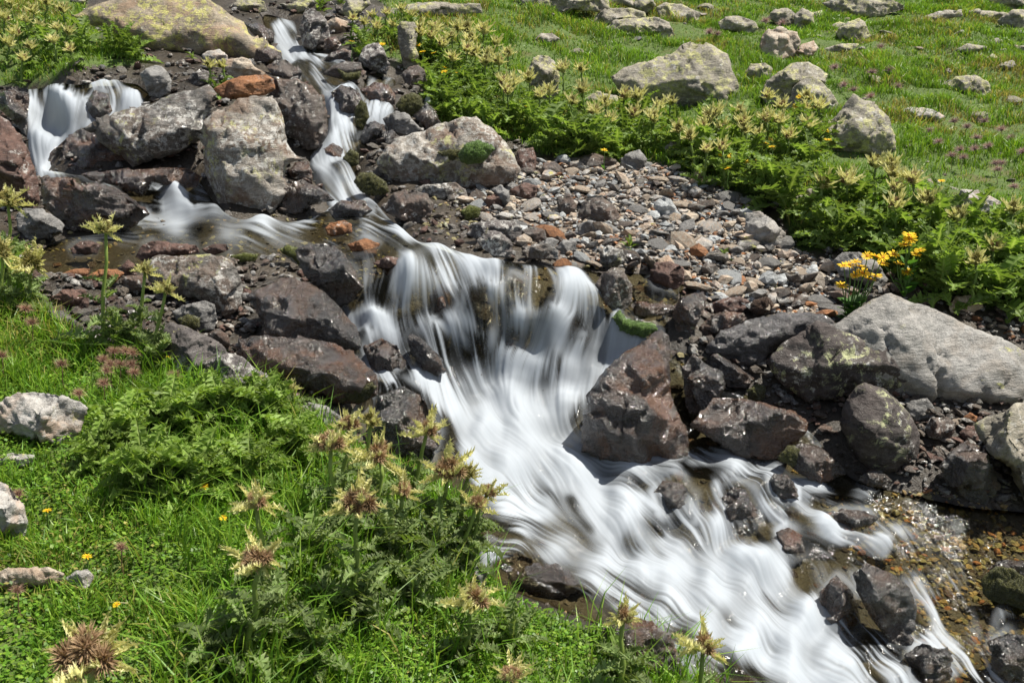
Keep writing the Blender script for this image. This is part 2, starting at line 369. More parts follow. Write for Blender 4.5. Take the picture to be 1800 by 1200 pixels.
# pieces of current: (points, half width, how white)
S = [
 ([(240,384),(330,383),(430,388),(520,392)],16,.8),([(240,396),(350,402),(470,406),(560,408)],16,.42),([(80,430),(250,430),(450,425),(600,425)],28,.12),
 ([(110,450),(250,448),(400,440)],20,.02),
 ([(560,420),(620,440),(680,470),(650,520)],25,.12),([(520,430),(570,450),(620,490),(640,540)],22,.16),([(600,345),(570,360),(545,380)],12,.7),([(640,355),(650,375),(700,400),(740,420)],12,.5),
 ([(690,395),(730,415),(745,430)],9,.7),([(740,430),(720,450),(710,490),(680,540),(640,570)],24,.8),([(760,440),(800,465),(850,480),(870,475)],18,.8),
 ([(640,500),(640,540),(630,570)],14,.45),([(610,510),(620,550)],10,.25),
 ([(720,450),(760,500),(770,560),(790,620),(800,680)],26,.72),([(800,490),(830,530),(845,590),(850,630)],24,.36),([(770,470),(800,500),(815,560),(822,600)],12,.34),([(875,480),(870,520),(868,580),(860,640)],12,.75),
 ([(900,480),(910,530),(900,600)],20,.3),([(960,480),(930,530),(915,590),(905,650)],18,.45),([(1000,470),(1050,480),(1100,480)],16,.0),([(900,455),(980,465)],10,.03),
 ([(1010,500),(970,550),(950,600),(940,660)],26,.75),([(1030,500),(1050,550),(1060,600),(1030,650)],22,.82),([(1040,490),(1075,560),(1085,600)],10,.5),
 ([(830,630),(830,680),(850,720)],25,.85),([(1100,600),(1050,640),(1000,690),(960,720)],26,1.0),([(880,640),(900,700),(920,760),(950,820)],52,1.1),
 ([(620,565),(660,570),(700,600),(760,650),(800,680)],11,.75),([(650,600),(670,640),(700,670)],13,.6),([(690,610),(700,640),(715,670)],13,.3),
 ([(600,605),(640,620),(660,660),(690,680)],9,.7),([(690,675),(650,710),(620,735)],13,.5),([(710,690),(700,730),(690,790)],20,.2),([(740,690),(770,740),(790,800)],18,.3),
 ([(720,675),(760,685),(800,720)],13,.8),([(790,690),(830,760),(880,820),(930,870)],42,1.0),([(890,850),(930,870),(970,885)],20,.6),
 ([(960,800),(1020,860),(1100,940),(1200,1020),(1330,1100),(1450,1190),(1570,1300),(1690,1410)],55,.98),([(1000,790),(1080,800),(1200,815),(1330,810)],13,.55),([(1050,815),(1120,830),(1180,860)],22,.75),
 ([(1120,815),(1180,850),(1220,900),(1240,960)],22,.38),([(1200,830),(1260,850),(1300,920),(1310,960)],22,.25),([(1250,860),(1270,910),(1275,960)],10,.6),([(1290,830),(1340,870),(1370,930),(1375,960)],12,.65),
 ([(1330,820),(1400,870),(1440,920),(1500,950),(1560,965)],13,.8),([(1400,850),(1480,860),(1530,870)],9,.5),([(1230,950),(1300,1000),(1380,1060),(1430,1130)],38,.95),
 ([(1300,960),(1340,1000),(1360,1020)],24,1.0),([(1420,970),(1470,1000),(1500,1040)],18,.25),([(1450,1040),(1490,1100),(1540,1160)],18,.4),([(1400,920),(1430,960),(1450,990)],14,.3),
 ([(850,960),(930,955),(1000,990),(1060,1030)],18,.55),([(870,1010),(960,1030),(1040,1080),(1120,1120)],24,.05),([(1000,960),(1080,1030),(1160,1100),(1250,1180)],22,.65),
 ([(1600,870),(1700,930),(1790,990)],60,.0),([(1650,970),(1680,1040),(1700,1120)],18,.32),([(1760,1080),(1750,1180)],14,.4),([(1600,1130),(1680,1140),(1750,1190)],14,.6),
 ([(1600,1010),(1650,1080),(1670,1180)],12,.34),([(1560,1180),(1620,1300),(1700,1400)],24,.5),([(1760,1180),(1850,1290),(1960,1400)],30,.25),([(1460,890),(1560,920),(1640,960)],14,.3),([(1850,960),(1950,1050),(2050,1180)],60,.04),([(1520,1150),(1560,1190)],20,.5),
 ([(500,40),(520,48)],8,.5),([(492,58),(505,75),(510,88)],13,.95),([(525,55),(515,80)],7,.7),([(500,92),(510,105)],9,.7),([(555,95),(550,105)],11,.7),([(535,95),(555,112),(560,135)],10,.6),([(560,110),(600,110)],8,.3),([(480,118),(540,122)],9,.02),
 ([(545,130),(570,145),(600,150)],10,.65),([(575,150),(580,180),(590,220)],9,.95),([(610,160),(608,190),(605,220)],15,.8),([(640,165),(640,200)],7,.3),([(670,185),(665,205),(650,215)],13,.6),
 ([(610,228),(590,238),(570,248)],14,.95),([(580,245),(590,260),(600,275)],19,.85),([(550,255),(560,275),(570,300)],13,.75),([(570,290),(590,310),(610,335)],19,.9),([(600,300),(620,330),(640,350)],11,.6),
 ([(620,350),(660,360),(680,380)],9,.6),([(655,138),(648,146)],5,.6),([(690,135),(682,146)],5,.6),([(750,170),(765,190),(768,205)],5,.7),
 ([(40,155),(48,165),(50,170)],9,.1),([(100,152),(100,165)],10,.3),([(75,172),(65,220),(70,290)],20,1.05),([(110,172),(105,220),(90,270)],20,.95),([(150,163),(150,190),(140,225)],14,.8),([(180,148),(200,170),(205,195)],7,.7),
 ([(150,145),(200,150),(235,175)],7,.6),([(20,175),(18,190)],5,.6),([(240,175),(190,205),(130,240),(85,290)],9,.9),([(75,300),(150,302),(250,302),(340,303)],8,.25),
 ([(185,325),(220,350),(250,380)],7,.4),([(250,315),(270,335),(280,350)],6,.6),([(290,335),(300,355),(330,375)],16,.8),([(345,325),(350,350),(365,370)],12,.55),
 ([(262,325),(275,365)],7,.04),([(335,330),(342,365)],5,.04),([(210,345),(228,375)],6,.04),([(60,153),(72,182)],11,.1),([(112,150),(112,180)],12,.12),([(150,148),(158,172)],9,.15),([(190,145),(200,160)],8,.2),([(30,160),(40,180)],8,.05),([(600,250),(615,275)],7,.3),([(640,355),(650,360)],8,.15),([(585,300),(600,320)],6,.45),([(560,375),(600,372)],9,.15),([(640,415),(690,430),(735,448)],13,.45),([(700,398),(740,424),(785,446)],12,.65),([(690,480),(665,530)],9,.4),([(700,555),(715,605)],9,.2),([(765,570),(780,620)],8,.3),([(680,640),(690,672)],8,.12),([(850,880),(890,910)],10,.5),([(1000,880),(1040,930)],9,.6),([(1340,1040),(1390,1090)],9,.6),([(1250,1060),(1330,1130)],9,.65),([(930,960),(1010,1010)],10,.3),([(1150,830),(1175,870)],12,.2),([(1225,860),(1235,900)],16,.15),([(1300,880),(1330,940)],12,.2),([(1440,880),(1480,930)],14,.08),([(1480,980),(1520,1010)],12,.15),([(1420,1010),(1460,1060)],12,.3),([(1530,1080),(1570,1150)],14,.15),([(1700,1040),(1760,1110)],22,.04),([(1580,960),(1640,1040)],14,.06),([(1390,960),(1410,1000)],12,.35),([(1560,880),(1620,930)],20,.0),([(660,610),(680,650)],7,.2),([(745,665),(760,690)],7,.3),([(640,720),(650,770)],14,.15),([(735,760),(745,810)],10,.2),([(835,530),(848,590)],9,.12),([(900,500),(903,550)],9,.1),([(1130,890),(1160,940)],10,.5),([(1100,940),(1170,990)],8,.6),([(1160,480),(1170,520),(1175,560),(1180,600)],16,.12),([(1200,620),(1260,650),(1330,690)],20,.03),([(1400,720),(1440,760),(1480,800)],12,.3),
]
GS = 2.0
GX = np.arange(-60, 2160, GS); GY = np.arange(-12, 1422, GS)
NX, NY = len(GX), len(GY)
gxx, gyy = np.meshgrid(GX, GY)
LAT = np.stack([gxx.ravel(), gyy.ravel()], 1)
mask = np.zeros(len(LAT), bool)
for poly in W_POLYS:
    mask |= in_poly(LAT, poly)
mask = mask.reshape(NY, NX)

def blur(a, r, it=2):
    a = a.astype(float)
    for _ in range(it):
        for ax in (0, 1):
            p = [(0, 0), (0, 0)]; p[ax] = (r + 1, r)
            c = np.cumsum(np.pad(a, p, mode='edge'), axis=ax)
            n = a.shape[ax]
            hi = np.take(c, np.arange(2 * r + 1, 2 * r + 1 + n), axis=ax)
            lo = np.take(c, np.arange(0, n), axis=ax)
            a = (hi - lo) / (2 * r + 1)
    return a
def blur_var(a):
    # the far half of the picture is smaller: a narrower blur there
    b1, b2 = blur(a, 2), blur(a, 7)
    t = np.clip((gyy - 150) / 450, 0, 1)
    return b1 * (1 - t) + b2 * t
maskb = blur_var(mask)

def map_lookup(arr, p, outside=0.0):
    ix = np.round((p[:, 0] - GX[0]) / GS).astype(int); iy = np.round((p[:, 1] - GY[0]) / GS).astype(int)
    ok = (ix >= 0) & (ix < NX) & (iy >= 0) & (iy < NY)
    r = np.full(len(p), outside, float)
    r[ok] = arr[iy[ok], ix[ok]]
    return r

# flow direction and whiteness on a coarse grid, then enlarged
sp, sd, sw, sf = [], [], [], []
for pts, w, f in S:
    pts = np.array(pts, float)
    for a, b in zip(pts[:-1], pts[1:]):
        L = np.hypot(*(b - a)); n = max(2, int(L / max(w * .7, 6)))
        for t in (np.arange(n) + .5) / n:
            sp.append(a + (b - a) * t); sd.append((b - a) / L); sw.append(w); sf.append(f)
sp, sd, sw, sf = map(np.array, (sp, sd, sw, sf))
cgx, cgy = GX[::3], GY[::3]
cx, cy = np.meshgrid(cgx, cgy)
CP = np.stack([cx.ravel(), cy.ravel()], 1)
fl = np.zeros((len(CP), 2)); fo = np.zeros(len(CP))
for i in range(0, len(CP), 8000):
    d2 = ((CP[i:i + 8000, None] - sp[None]) ** 2).sum(-1)
    wn = np.exp(-d2 / (2 * (sw * .62) ** 2)) / np.sqrt(sw)
    ww = np.exp(-d2 / (2 * (sw * 1.8 + 8) ** 2)) + 1e-12
    fl[i:i + 8000] = (ww @ sd)
    fo[i:i + 8000] = (wn @ sf) / (wn.sum(1) + .02)
fl /= np.linalg.norm(fl, axis=1)[:, None] + 1e-9
def up3(a):
    a = a.reshape(len(cgy), len(cgx))
    yi = np.clip((np.arange(NY)) / 3, 0, len(cgy) - 1.001); xi = np.clip(np.arange(NX) / 3, 0, len(cgx) - 1.001)
    y0 = yi.astype(int); x0 = xi.astype(int); fy = (yi - y0)[:, None]; fx = (xi - x0)[None]
    return (a[y0][:, x0] * (1 - fy) * (1 - fx) + a[y0][:, x0 + 1] * (1 - fy) * fx + a[y0 + 1][:, x0] * fy * (1 - fx) + a[y0 + 1][:, x0 + 1] * fy * fx)
fx_, fy_, foam0 = up3(fl[:, 0]), up3(fl[:, 1]), up3(fo)
FARK = np.clip(1 - (gyy - 300) / 100, 0, 1)
foam0 = foam0 * (1 + .1 * FARK)

def rot_flow(ang):
    global fx_, fy_
    c_, s_ = np.cos(ang), np.sin(ang)
    fx_, fy_ = fx_ * c_ - fy_ * s_, fx_ * s_ + fy_ * c_
n_a = blur(rng.normal(size=(NY, NX)), 12, 3); n_a /= n_a.std()
n_b = blur(rng.normal(size=(NY, NX)), 5, 3); n_b /= n_b.std()
rot_flow(.18 * n_a + .06 * n_b)
PS = .38 + .62 * np.clip((gyy - 100) / 450, 0, 1)
def lic(src, steps, step=1.0):
    tot = src.copy()
    wsum = 1.0
    jj, ii = np.meshgrid(np.arange(NX, dtype=float), np.arange(NY, dtype=float))
    for sgn in (1, -1):
        px, py = jj.copy(), ii.copy()
        for s_ in range(steps):
            xi = np.clip(np.rint(px).astype(int), 0, NX - 1); yi = np.clip(np.rint(py).astype(int), 0, NY - 1)
            px = px + sgn * PS[yi, xi] * fx_[yi, xi]; py = py + sgn * PS[yi, xi] * fy_[yi, xi]
            px = np.clip(px, 0, NX - 1.001); py = np.clip(py, 0, NY - 1.001)
            x0 = px.astype(int); y0 = py.astype(int); tx_ = px - x0; ty_ = py - y0
            val = (src[y0, x0] * (1 - tx_) + src[y0, x0 + 1] * tx_) * (1 - ty_) + (src[y0 + 1, x0] * (1 - tx_) + src[y0 + 1, x0 + 1] * tx_) * ty_
            w = .5 + .5 * math.cos(math.pi * (s_ + 1) / (steps + 1))
            tot += w * val; wsum += w
    tot = tot / wsum
    tot -= blur(tot, 24, 1)
    return tot / (tot.std() + 1e-9)
far = np.clip((gyy - 120) / 400, .0, 1)
l_f = lic(rng.normal(size=(NY, NX)), 24)
l_m = lic(blur(rng.normal(size=(NY, NX)), 1, 2), 32)
l_l = lic(blur(rng.normal(size=(NY, NX)), 5, 2), 42)
l_c = lic(blur(rng.normal(size=(NY, NX)), 9, 2), 17)
l_h = lic(rng.normal(size=(NY, NX)), 52)
md = blur(rng.normal(size=(NY, NX)), 10, 3); md = np.clip(1 + .55 * md / md.std(), .15, 2.2)
streak = (.38 * l_f + .30 * l_h + .36 * l_m + .22 * l_l) * md
soft = blur(rng.normal(size=(NY, NX)), 7, 3); soft /= soft.std()
# broad brush of foam broken into strands
amp = .11 + .30 * np.clip(4 * foam0 * (1 - foam0), 0, 1)
mid = np.clip(4 * foam0 * (1 - foam0), 0, 1)
foam = foam0 + streak * amp * .62 + l_c * (.06 + .15 * mid) + soft * .03
foam = np.clip((foam - .235) / .72, 0, 1)
foam = foam * foam * (3 - 2 * foam)
core = np.clip((foam0 - .62) / .33, 0, 1); core = core * core * (3 - 2 * core)
foam = np.maximum(foam, core * np.clip(.93 + .05 * soft + .05 * l_c + .04 * streak, .5, 1))
foam = foam * np.clip((foam0 - .03) / .12, .06, 1)
veil = np.clip(streak * .45 + l_c * .3 + .1, 0, 1) * .34 * np.clip((foam0 - .06) / .1, 0, 1)
foam = .6 * foam + .4 * blur(foam, 1, 1)
foam = np.maximum(foam * np.clip(.88 + (.035 + .05 * mid) * streak + .05 * l_c + .05 * soft, .45, 1), veil)

# ------------------------------------------------------------------ terrain: the same ground continued beyond the frame, plus an added steep far slope
qx, qy = np.meshgrid(np.arange(-300, 2151, 52), np.concatenate([np.arange(-90, 420, 34), np.arange(420, 1451, 52)]))
Q = np.stack([qx.ravel(), qy.ravel()], 1)
G = ground_px(Q)
keep = G[:, 1] < 11
G = G[keep]
EXT = []
for y in (14, 19, 26):
    for x in range(-16, 21, 4):
        EXT.append((x, y, .5 + (y - 9) * .17 + .03 * x))
for y in (1, 3, 5, 8, 11):
    for x in (-9, -14, 12, 17):
        EXT.append((x, y, -1.15 + .17 * y + (.05 * abs(x) if x < 0 else .035 * x)))
for y in (-1, -4, -8):
    for x in range(-14, 18, 4):
        EXT.append((x, y, -1.45 + .16 * y + .03 * abs(x)))
G = np.vstack([G, EXT])
ZM = tps_fit(G[:, :2] / 4, G[:, 2], 2e-4)
def axis(a, b, h, lo, hi):
    mid = list(np.arange(a, b + h / 2, h))
    s, x = h, b
    up = []
    while x < hi: s *= 1.22; x += s; up.append(x)
    s, x = h, a
    dn = []
    while x > lo: s *= 1.22; x -= s; dn.append(x)
    return np.array(dn[::-1] + mid + up)
TX = axis(-3.2, 5.6, .032, -70, 75); TY = axis(.9, 8.2, .032, -30, 160)
tx, ty = np.meshgrid(TX, TY)
TP = np.stack([tx.ravel(), ty.ravel()], 1)
inner = (np.abs(TP[:, 0] - 1) < 15) & (TP[:, 1] > -8) & (TP[:, 1] < 24)
tz = np.zeros(len(TP))
tz[inner] = tps_eval(ZM, TP[inner] / 4)
outp = TP[~inner]
cl = np.stack([np.clip(outp[:, 0], -14, 16), np.clip(outp[:, 1], -8, 24)], 1)
tz[~inner] = tps_eval(ZM, cl / 4) + .62 * np.maximum(outp[:, 1] - 24, 0) + .12 * np.minimum(outp[:, 1] + 8, 0) + .1 * (np.abs(outp[:, 0] - 1) - 15).clip(0)  # unseen far slope made steep so the pool mirrors it instead of sky
T3 = np.stack([TP[:, 0], TP[:, 1], tz], 1)
pp, dd = project(T3)
vis = (dd > .3)
wm = np.where(vis, map_lookup(maskb, pp), 0)
GRAVEL = [(800,362),(850,330),(900,300),(960,288),(1060,288),(1150,293),(1230,312),(1310,350),(1350,400),(1400,440),(1450,470),(1490,500),(1510,560),(1460,572),(1390,560),(1310,545),(1230,520),(1200,480),(1110,465),(1050,455),(980,455),(920,440),(910,400),(840,385)]
GRASS = [
 [(-400,470),(40,490),(70,530),(110,575),(160,615),(280,640),(330,675),(420,695),(520,705),(545,745),(600,770),(720,835),(830,905),(842,1000),(900,1060),(1000,1100),(1100,1125),(1200,1175),(1300,1240),(1400,1900),(-400,1900)],
 [(-400,-150),(150,-150),(150,40),(200,70),(250,95),(245,118),(170,122),(100,142),(0,150),(-400,160)],
 [(600,-150),(650,-10),(700,30),(640,60),(622,95),(700,108),(745,165),(775,225),(900,250),(960,275),(1150,285),(1260,325),(1370,365),(1410,440),(1480,435),(1640,515),(1800,560),(2500,640),(2500,-300),(600,-300)],
 [(1875,575),(2500,640),(2500,880),(2190,868),(1950,850),(1880,760)], [(150,-150),(650,-150),(640,-18),(160,-18)],
]
gm = np.zeros(len(T3), bool)
for g in GRASS: gm |= in_poly(pp, g)
gm |= ~vis | (pp[:, 0] < -40) | ((pp[:, 0] > 1850) & ((pp[:, 1] < 860) | (pp[:, 0] > 2200))) | (pp[:, 1] > 1440)
gv = in_poly(pp, GRAVEL) & vis
farg = np.clip((T3[:, 1] - 4.5) / 2, 0, 1) * (T3[:, 1] < 30)
rough = fbm(T3 * 2.2, 3) * (.03 + .03 * farg) + fbm(T3 * 9, 3) * .012 + farg * .035 * np.abs(perlin(T3 * 3.1 + 8))
T3[:, 2] += rough * np.where(gm, 1.0, .6) * (1 - .85 * wm) - np.where(pp[:, 1] < 360, .055, np.where(pp[:, 1] < 450, .036, np.where((pp[:, 1] > 475) & (pp[:, 1] < 800) & (pp[:, 0] < 1120), .085, .045))) * wm
nx, ny = len(TX), len(TY)
ij = np.arange(nx * ny).reshape(ny, nx)
TF = np.stack([ij[:-1, :-1].ravel(), ij[:-1, 1:].ravel(), ij[1:, 1:].ravel(), ij[1:, :-1].ravel()], 1)
TZ = T3[:, 2].reshape(ny, nx)
def ground_z(x, y):
    xi = np.clip(np.searchsorted(TX, x) - 1, 0, nx - 2); yi = np.clip(np.searchsorted(TY, y) - 1, 0, ny - 2)
    fx = np.clip((x - TX[xi]) / (TX[xi + 1] - TX[xi]), 0, 1); fy = np.clip((y - TY[yi]) / (TY[yi + 1] - TY[yi]), 0, 1)
    return TZ[yi, xi] * (1 - fx) * (1 - fy) + TZ[yi, xi + 1] * fx * (1 - fy) + TZ[yi + 1, xi] * (1 - fx) * fy + TZ[yi + 1, xi + 1] * fx * fy

m, nt = new_mat('ground_soil'); k = NT(nt)
tc = k.n('ShaderNodeTexCoord').outputs['Object']
ga = k.n('ShaderNodeAttribute', attribute_name='grassy').outputs['Fac']
n1 = k.noise(tc, 6, 6, .6); n2 = k.noise(tc, 55, 5, .65)
vor = k.n('ShaderNodeTexVoronoi', {'Vector': tc, 'Scale': 42.0})
soil = k.mix(k.ramp(n2, .35, .7), (.045, .08, .014), (.095, .135, .03))
soil = k.mix(k.ramp(n1, .56, .74), soil, (.10, .085, .03))
bed = k.mix(k.ramp(n1, .38, .62), (.02, .017, .013), (.052, .042, .03))
vs_ = k.n('ShaderNodeSeparateColor', {0: vor.outputs['Color']})
bed = k.mix(k.math('MULTIPLY', k.ramp(n2, .5, .62), .6), bed, (.055, .043, .03))
dry = k.mix(vs_.outputs[0], k.mix(vs_.outputs[1], (.08, .068, .055), (.25, .21, .16)), k.mix(vs_.outputs[2], (.13, .135, .135), (.14, .08, .045)))
bed = k.mix(k.n('ShaderNodeAttribute', attribute_name='gravelly').outputs['Fac'], bed, dry)
c = k.mix(ga, bed, soil)
rg = k.n('ShaderNodeMapRange', {'Value': ga, 'To Min': .35, 'To Max': .9}).outputs[0]
h = n2
bp = k.n('ShaderNodeBump', {'Height': h, 'Strength': .7, 'Distance': .015}).outputs[0]
k.out(k.n('ShaderNodeBsdfPrincipled', {'Base Color': c, 'Roughness': rg, 'Normal': bp, 'Specular IOR Level': .35}).outputs[0])
ter = link('ground', mesh_of('ground', T3, TF, True, [m], attrs={'grassy': gm.astype(float), 'gravelly': gv.astype(float)}))
tag(ter, 'mountain slope of soil, grass and stream bed', None, None, 'structure')

# ------------------------------------------------------------------ rocks
WROCKS = []
def resample(poly, sp):
    poly = np.asarray(poly, float)
    out = []
    for a, b in zip(poly, np.roll(poly, -1, 0)):
        n = max(1, int(round(np.hypot(*(b - a)) / sp)))
        for t in range(n): out.append(a + (b - a) * t / n)
    return np.array(out)

def tri_interp(P, F, h, Q):
    out = np.zeros(len(Q)); done = np.zeros(len(Q), bool)
    for f in F:
        a, b, c = P[f[0]], P[f[1]], P[f[2]]
        det = (b[0] - a[0]) * (c[1] - a[1]) - (c[0] - a[0]) * (b[1] - a[1])
        if abs(det) < 1e-9: continue
        l1 = ((Q[:, 0] - a[0]) * (c[1] - a[1]) - (c[0] - a[0]) * (Q[:, 1] - a[1])) / det
        l2 = ((b[0] - a[0]) * (Q[:, 1] - a[1]) - (Q[:, 0] - a[0]) * (b[1] - a[1])) / det
        s = (l1 > -1e-3) & (l2 > -1e-3) & (l1 + l2 < 1.001) & ~done
        out[s] = h[f[0]] + l1[s] * (h[f[1]] - h[f[0]]) + l2[s] * (h[f[2]] - h[f[0]])
        done |= s
    return out

def cdt(pts, edges):
    r = delaunay_2d_cdt([Vector((float(x), float(y))) for x, y in pts], edges, [], 1, 1e-4)
    return np.array([tuple(v) for v in r[0]]), [tuple(f) for f in r[2]], r[3]

def rock(name, label, outline, mat, cat='rock', base=None, dd=0.0, T=.42, ridge=None, planes=8, noise=1.0, seed=None, group=None, skirt=.07, cut=(.52, .88), cell=None, parent=None):
    r = np.random.default_rng(seed if seed is not None else abs(hash_s(label + str(outline[0]))) % 99991)
    o = np.array(outline, float)
    if map_lookup(mask.astype(float), o).any() and not mat.startswith('moss'): WROCKS.append(o.copy())
    lo, hi = o.min(0), o.max(0)
    size = math.sqrt((hi[0] - lo[0]) * (hi[1] - lo[1]))
    if base is None: base = (.5 * (lo[0] + hi[0]), hi[1] - .06 * (hi[1] - lo[1]))
    B = g1(*base); D = float(B @ cF) + dd
    if skirt:
        t = np.clip((o[:, 1] - (hi[1] - .3 * (hi[1] - lo[1]))) / (.3 * (hi[1] - lo[1])), 0, 1)
        o[:, 1] += t * skirt * (hi[1] - lo[1])
    sp = cell or max(2.3, min(size / 42, 5.0))
    ring = resample(o, sp)
    tpar = np.arange(len(ring))
    wob = fbm(np.stack([ring[:, 0] / size * 5, ring[:, 1] / size * 5, np.full(len(ring), r.uniform(0, 99))], 1), 4)
    cen = ring.mean(0)
    ring = ring + (ring - cen) * (wob * .022 * noise)[:, None]
    # inner points
    xs = np.arange(lo[0], hi[0], sp * 1.15); ys = np.arange(lo[1], hi[1] + .1 * size, sp)
    gx, gy = np.meshgrid(xs, ys); gx = gx + (np.arange(len(ys)) % 2)[:, None] * sp * .57
    pin = np.stack([gx.ravel(), gy.ravel()], 1) + r.uniform(-.25, .25, (gx.size, 2)) * sp
    pin = pin[in_poly(pin, ring)]
    if len(pin):
        pin = pin[seg_dist(pin, ring) > .45 * sp]
    n = len(ring)
    P, F, orig = cdt(np.vstack([ring, pin]), [(i, (i + 1) % n) for i in range(n)])
    isr = np.array([any(q < n for q in og) for og in orig])
    e = seg_dist(P, ring); e[isr] = 0
    q = np.clip(e / max(e.max(), 1e-6), 0, 1)
    Tm = T * min(hi[0] - lo[0], hi[1] - lo[1]) * 1.15
    prof = np.sqrt(1 - (1 - np.minimum(q * 1.12, 1)) ** 2)
    h0 = Tm * prof
    c0 = (lo + hi) / 2; a, b = (hi - lo) / 2
    X = P[:, 0] - c0[0]; Yv = -(P[:, 1] - c0[1])
    h = h0.copy()
    if ridge is not None:
        rp = np.array([(x, y) for x, y, _ in ridge], float); rh = np.array([z for _, _, z in ridge], float) * size
        PP, FF, OO = cdt(np.vstack([o, rp]), [(i, (i + 1) % len(o)) for i in range(len(o))])
        hh = np.zeros(len(PP))
        for i, og in enumerate(OO):
            for qq in og:
                if qq >= len(o): hh[i] = rh[qq - len(o)]
        hl = tri_interp(PP, FF, hh, P)
        h = .78 * hl + .22 * h0
    else:
        for i in range(planes):
            nv = r.normal(size=3); nv[2] = abs(nv[2]) + .25
            if i == 0: nv = np.array([r.normal() * .25, .8, .55])
            if i == 1: nv = np.array([r.choice([-.35, .3]) + r.normal() * .1, -.3, .9])
            if i == 2: nv = np.array([-.8, .1, .6])
            nv /= np.linalg.norm(nv)
            s = math.sqrt((a * nv[0]) ** 2 + (b * nv[1]) ** 2 + (Tm * nv[2]) ** 2)
            h = np.minimum(h, (s * r.uniform(*cut) - nv[0] * X - nv[1] * Yv) / nv[2])
        h = np.maximum(h, .12 * h0)
    h[isr] = 0
    hb = -.75 * h0; hb[isr] = 0
    m_ = D / FPX
    front = rays(P) * (D - h * m_)[:, None]
    ri = np.where(isr)[0]
    backmap = np.arange(len(P)) + len(P); backmap[ri] = ri
    backP = rays(P) * (D - hb * m_)[:, None]
    V = np.vstack([front, backP])
    F = np.array(F)
    a1, a2 = P[F[:, 1]] - P[F[:, 0]], P[F[:, 2]] - P[F[:, 0]]
    ccw = (a1[:, 0] * a2[:, 1] - a1[:, 1] * a2[:, 0]) > 0     # y runs down in the picture
    F[ccw] = F[ccw][:, ::-1]
    FB = backmap[F][:, ::-1]
    F = np.vstack([F, FB])
    # normals, then weathering
    fn = np.cross(V[F[:, 1]] - V[F[:, 0]], V[F[:, 2]] - V[F[:, 0]])
    N = np.zeros_like(V)
    for j in range(3): np.add.at(N, F[:, j], fn)
    N /= np.linalg.norm(N, axis=1)[:, None] + 1e-12
    sz = min(size, 1.35 * min(hi[0] - lo[0], hi[1] - lo[1])) * m_
    L = V - B + r.uniform(0, 60, 3)
    ax = np.array([.35 + r.normal() * .15, .15, .9]); ax /= np.linalg.norm(ax)
    wp = L + .25 * sz * perlin(L / sz * 2)[:, None]
    s1 = (wp @ ax)[:, None] * ax
    st = perlin((s1 * 9 + (L - (L @ ax)[:, None] * ax) * 1.3) / sz)
    crack = np.abs(perlin(L / sz * 3.2 + 5.1)) 
    warp = np.stack([perlin(L / sz * 5 + 40 * j_) for j_ in range(3)], 1) * .06 * sz
    blk = np.zeros(len(V))
    lo3, hi3 = V.min(0) - B, V.max(0) - B
    for cnt, ao, ag in ((9, .012, .09), (40, .006, .08)):
        sd_ = r.uniform(lo3, hi3, (cnt, 3)); of = r.normal(size=cnt) * ao * sz; gr = r.normal(size=(cnt, 3)) * ag
        Q3 = V - B + warp * (1 if cnt < 20 else .6)
        near_ = ((Q3[:, None] - sd_[None]) ** 2).sum(-1).argmin(1)
        blk += of[near_] + ((Q3 - sd_[near_]) * gr[near_]).sum(1)
    disp = noise * (blk * (.35 if planes == 0 else 1.0) + sz * (.014 * fbm(L / sz * 2.6, 3) + .012 * np.tanh(3.5 * st) + .015 * fbm(L / sz * 9, 4, .6) - .03 * np.exp(-(crack / .045) ** 2) * (perlin(L / sz * 1.6 + 9) > .05)))
    if planes == 0: disp = disp + sz * .05 * fbm(L / sz * 6, 3)
    fm_ = np.ones(len(V)); fm_[ri] = .45; fm_[len(P):] = .4
    V = V + N * (disp * fm_)[:, None]
    if mat.startswith('moss'):
        nf = len(F) // 2; a3 = np.repeat(V[F[:nf]], 5, 0); w3 = r.dirichlet((1, 1, 1), len(a3))
        c3 = (a3 * w3[:, :, None]).sum(1); nn = np.repeat(np.cross(V[F[:nf, 1]] - V[F[:nf, 0]], V[F[:nf, 2]] - V[F[:nf, 0]]), 5, 0); nn /= np.linalg.norm(nn, axis=1)[:, None] + 1e-12
        t3 = r.normal(size=c3.shape); t3 = np.cross(nn, t3); t3 /= np.linalg.norm(t3, axis=1)[:, None] + 1e-12
        hl_ = .0035 * r.uniform(.4, 1.2, (len(c3), 1)) * (D / 3.5)
        tri = np.stack([c3 - t3 * hl_ * .28, c3 + t3 * hl_ * .28, c3 + nn * hl_ + r.normal(size=c3.shape) * hl_ * .35], 1)
        F = np.vstack([F, len(V) + np.arange(len(tri) * 3).reshape(-1, 3)]); V = np.vstack([V, tri.reshape(-1, 3)])
    used = np.unique(F); mp = np.zeros(len(V), int); mp[used] = np.arange(len(used))
    V, F = V[used], mp[F]
    ob = link(name, mesh_of(name, V - B, F, True, [MAT[mat]]))
    ob.location = B
    tag(ob, label, cat, group)
    return ob

def hash_s(s):
    h = 2166136261
    for ch in s: h = ((h ^ ord(ch)) * 16777619) & 0xffffffff
    return h

K = {}
def RK(label, outline, mat, name='rock', **kw):
    rock(name, label, outline, mat, **kw)

BO = dict(name='boulder', cat='boulder')
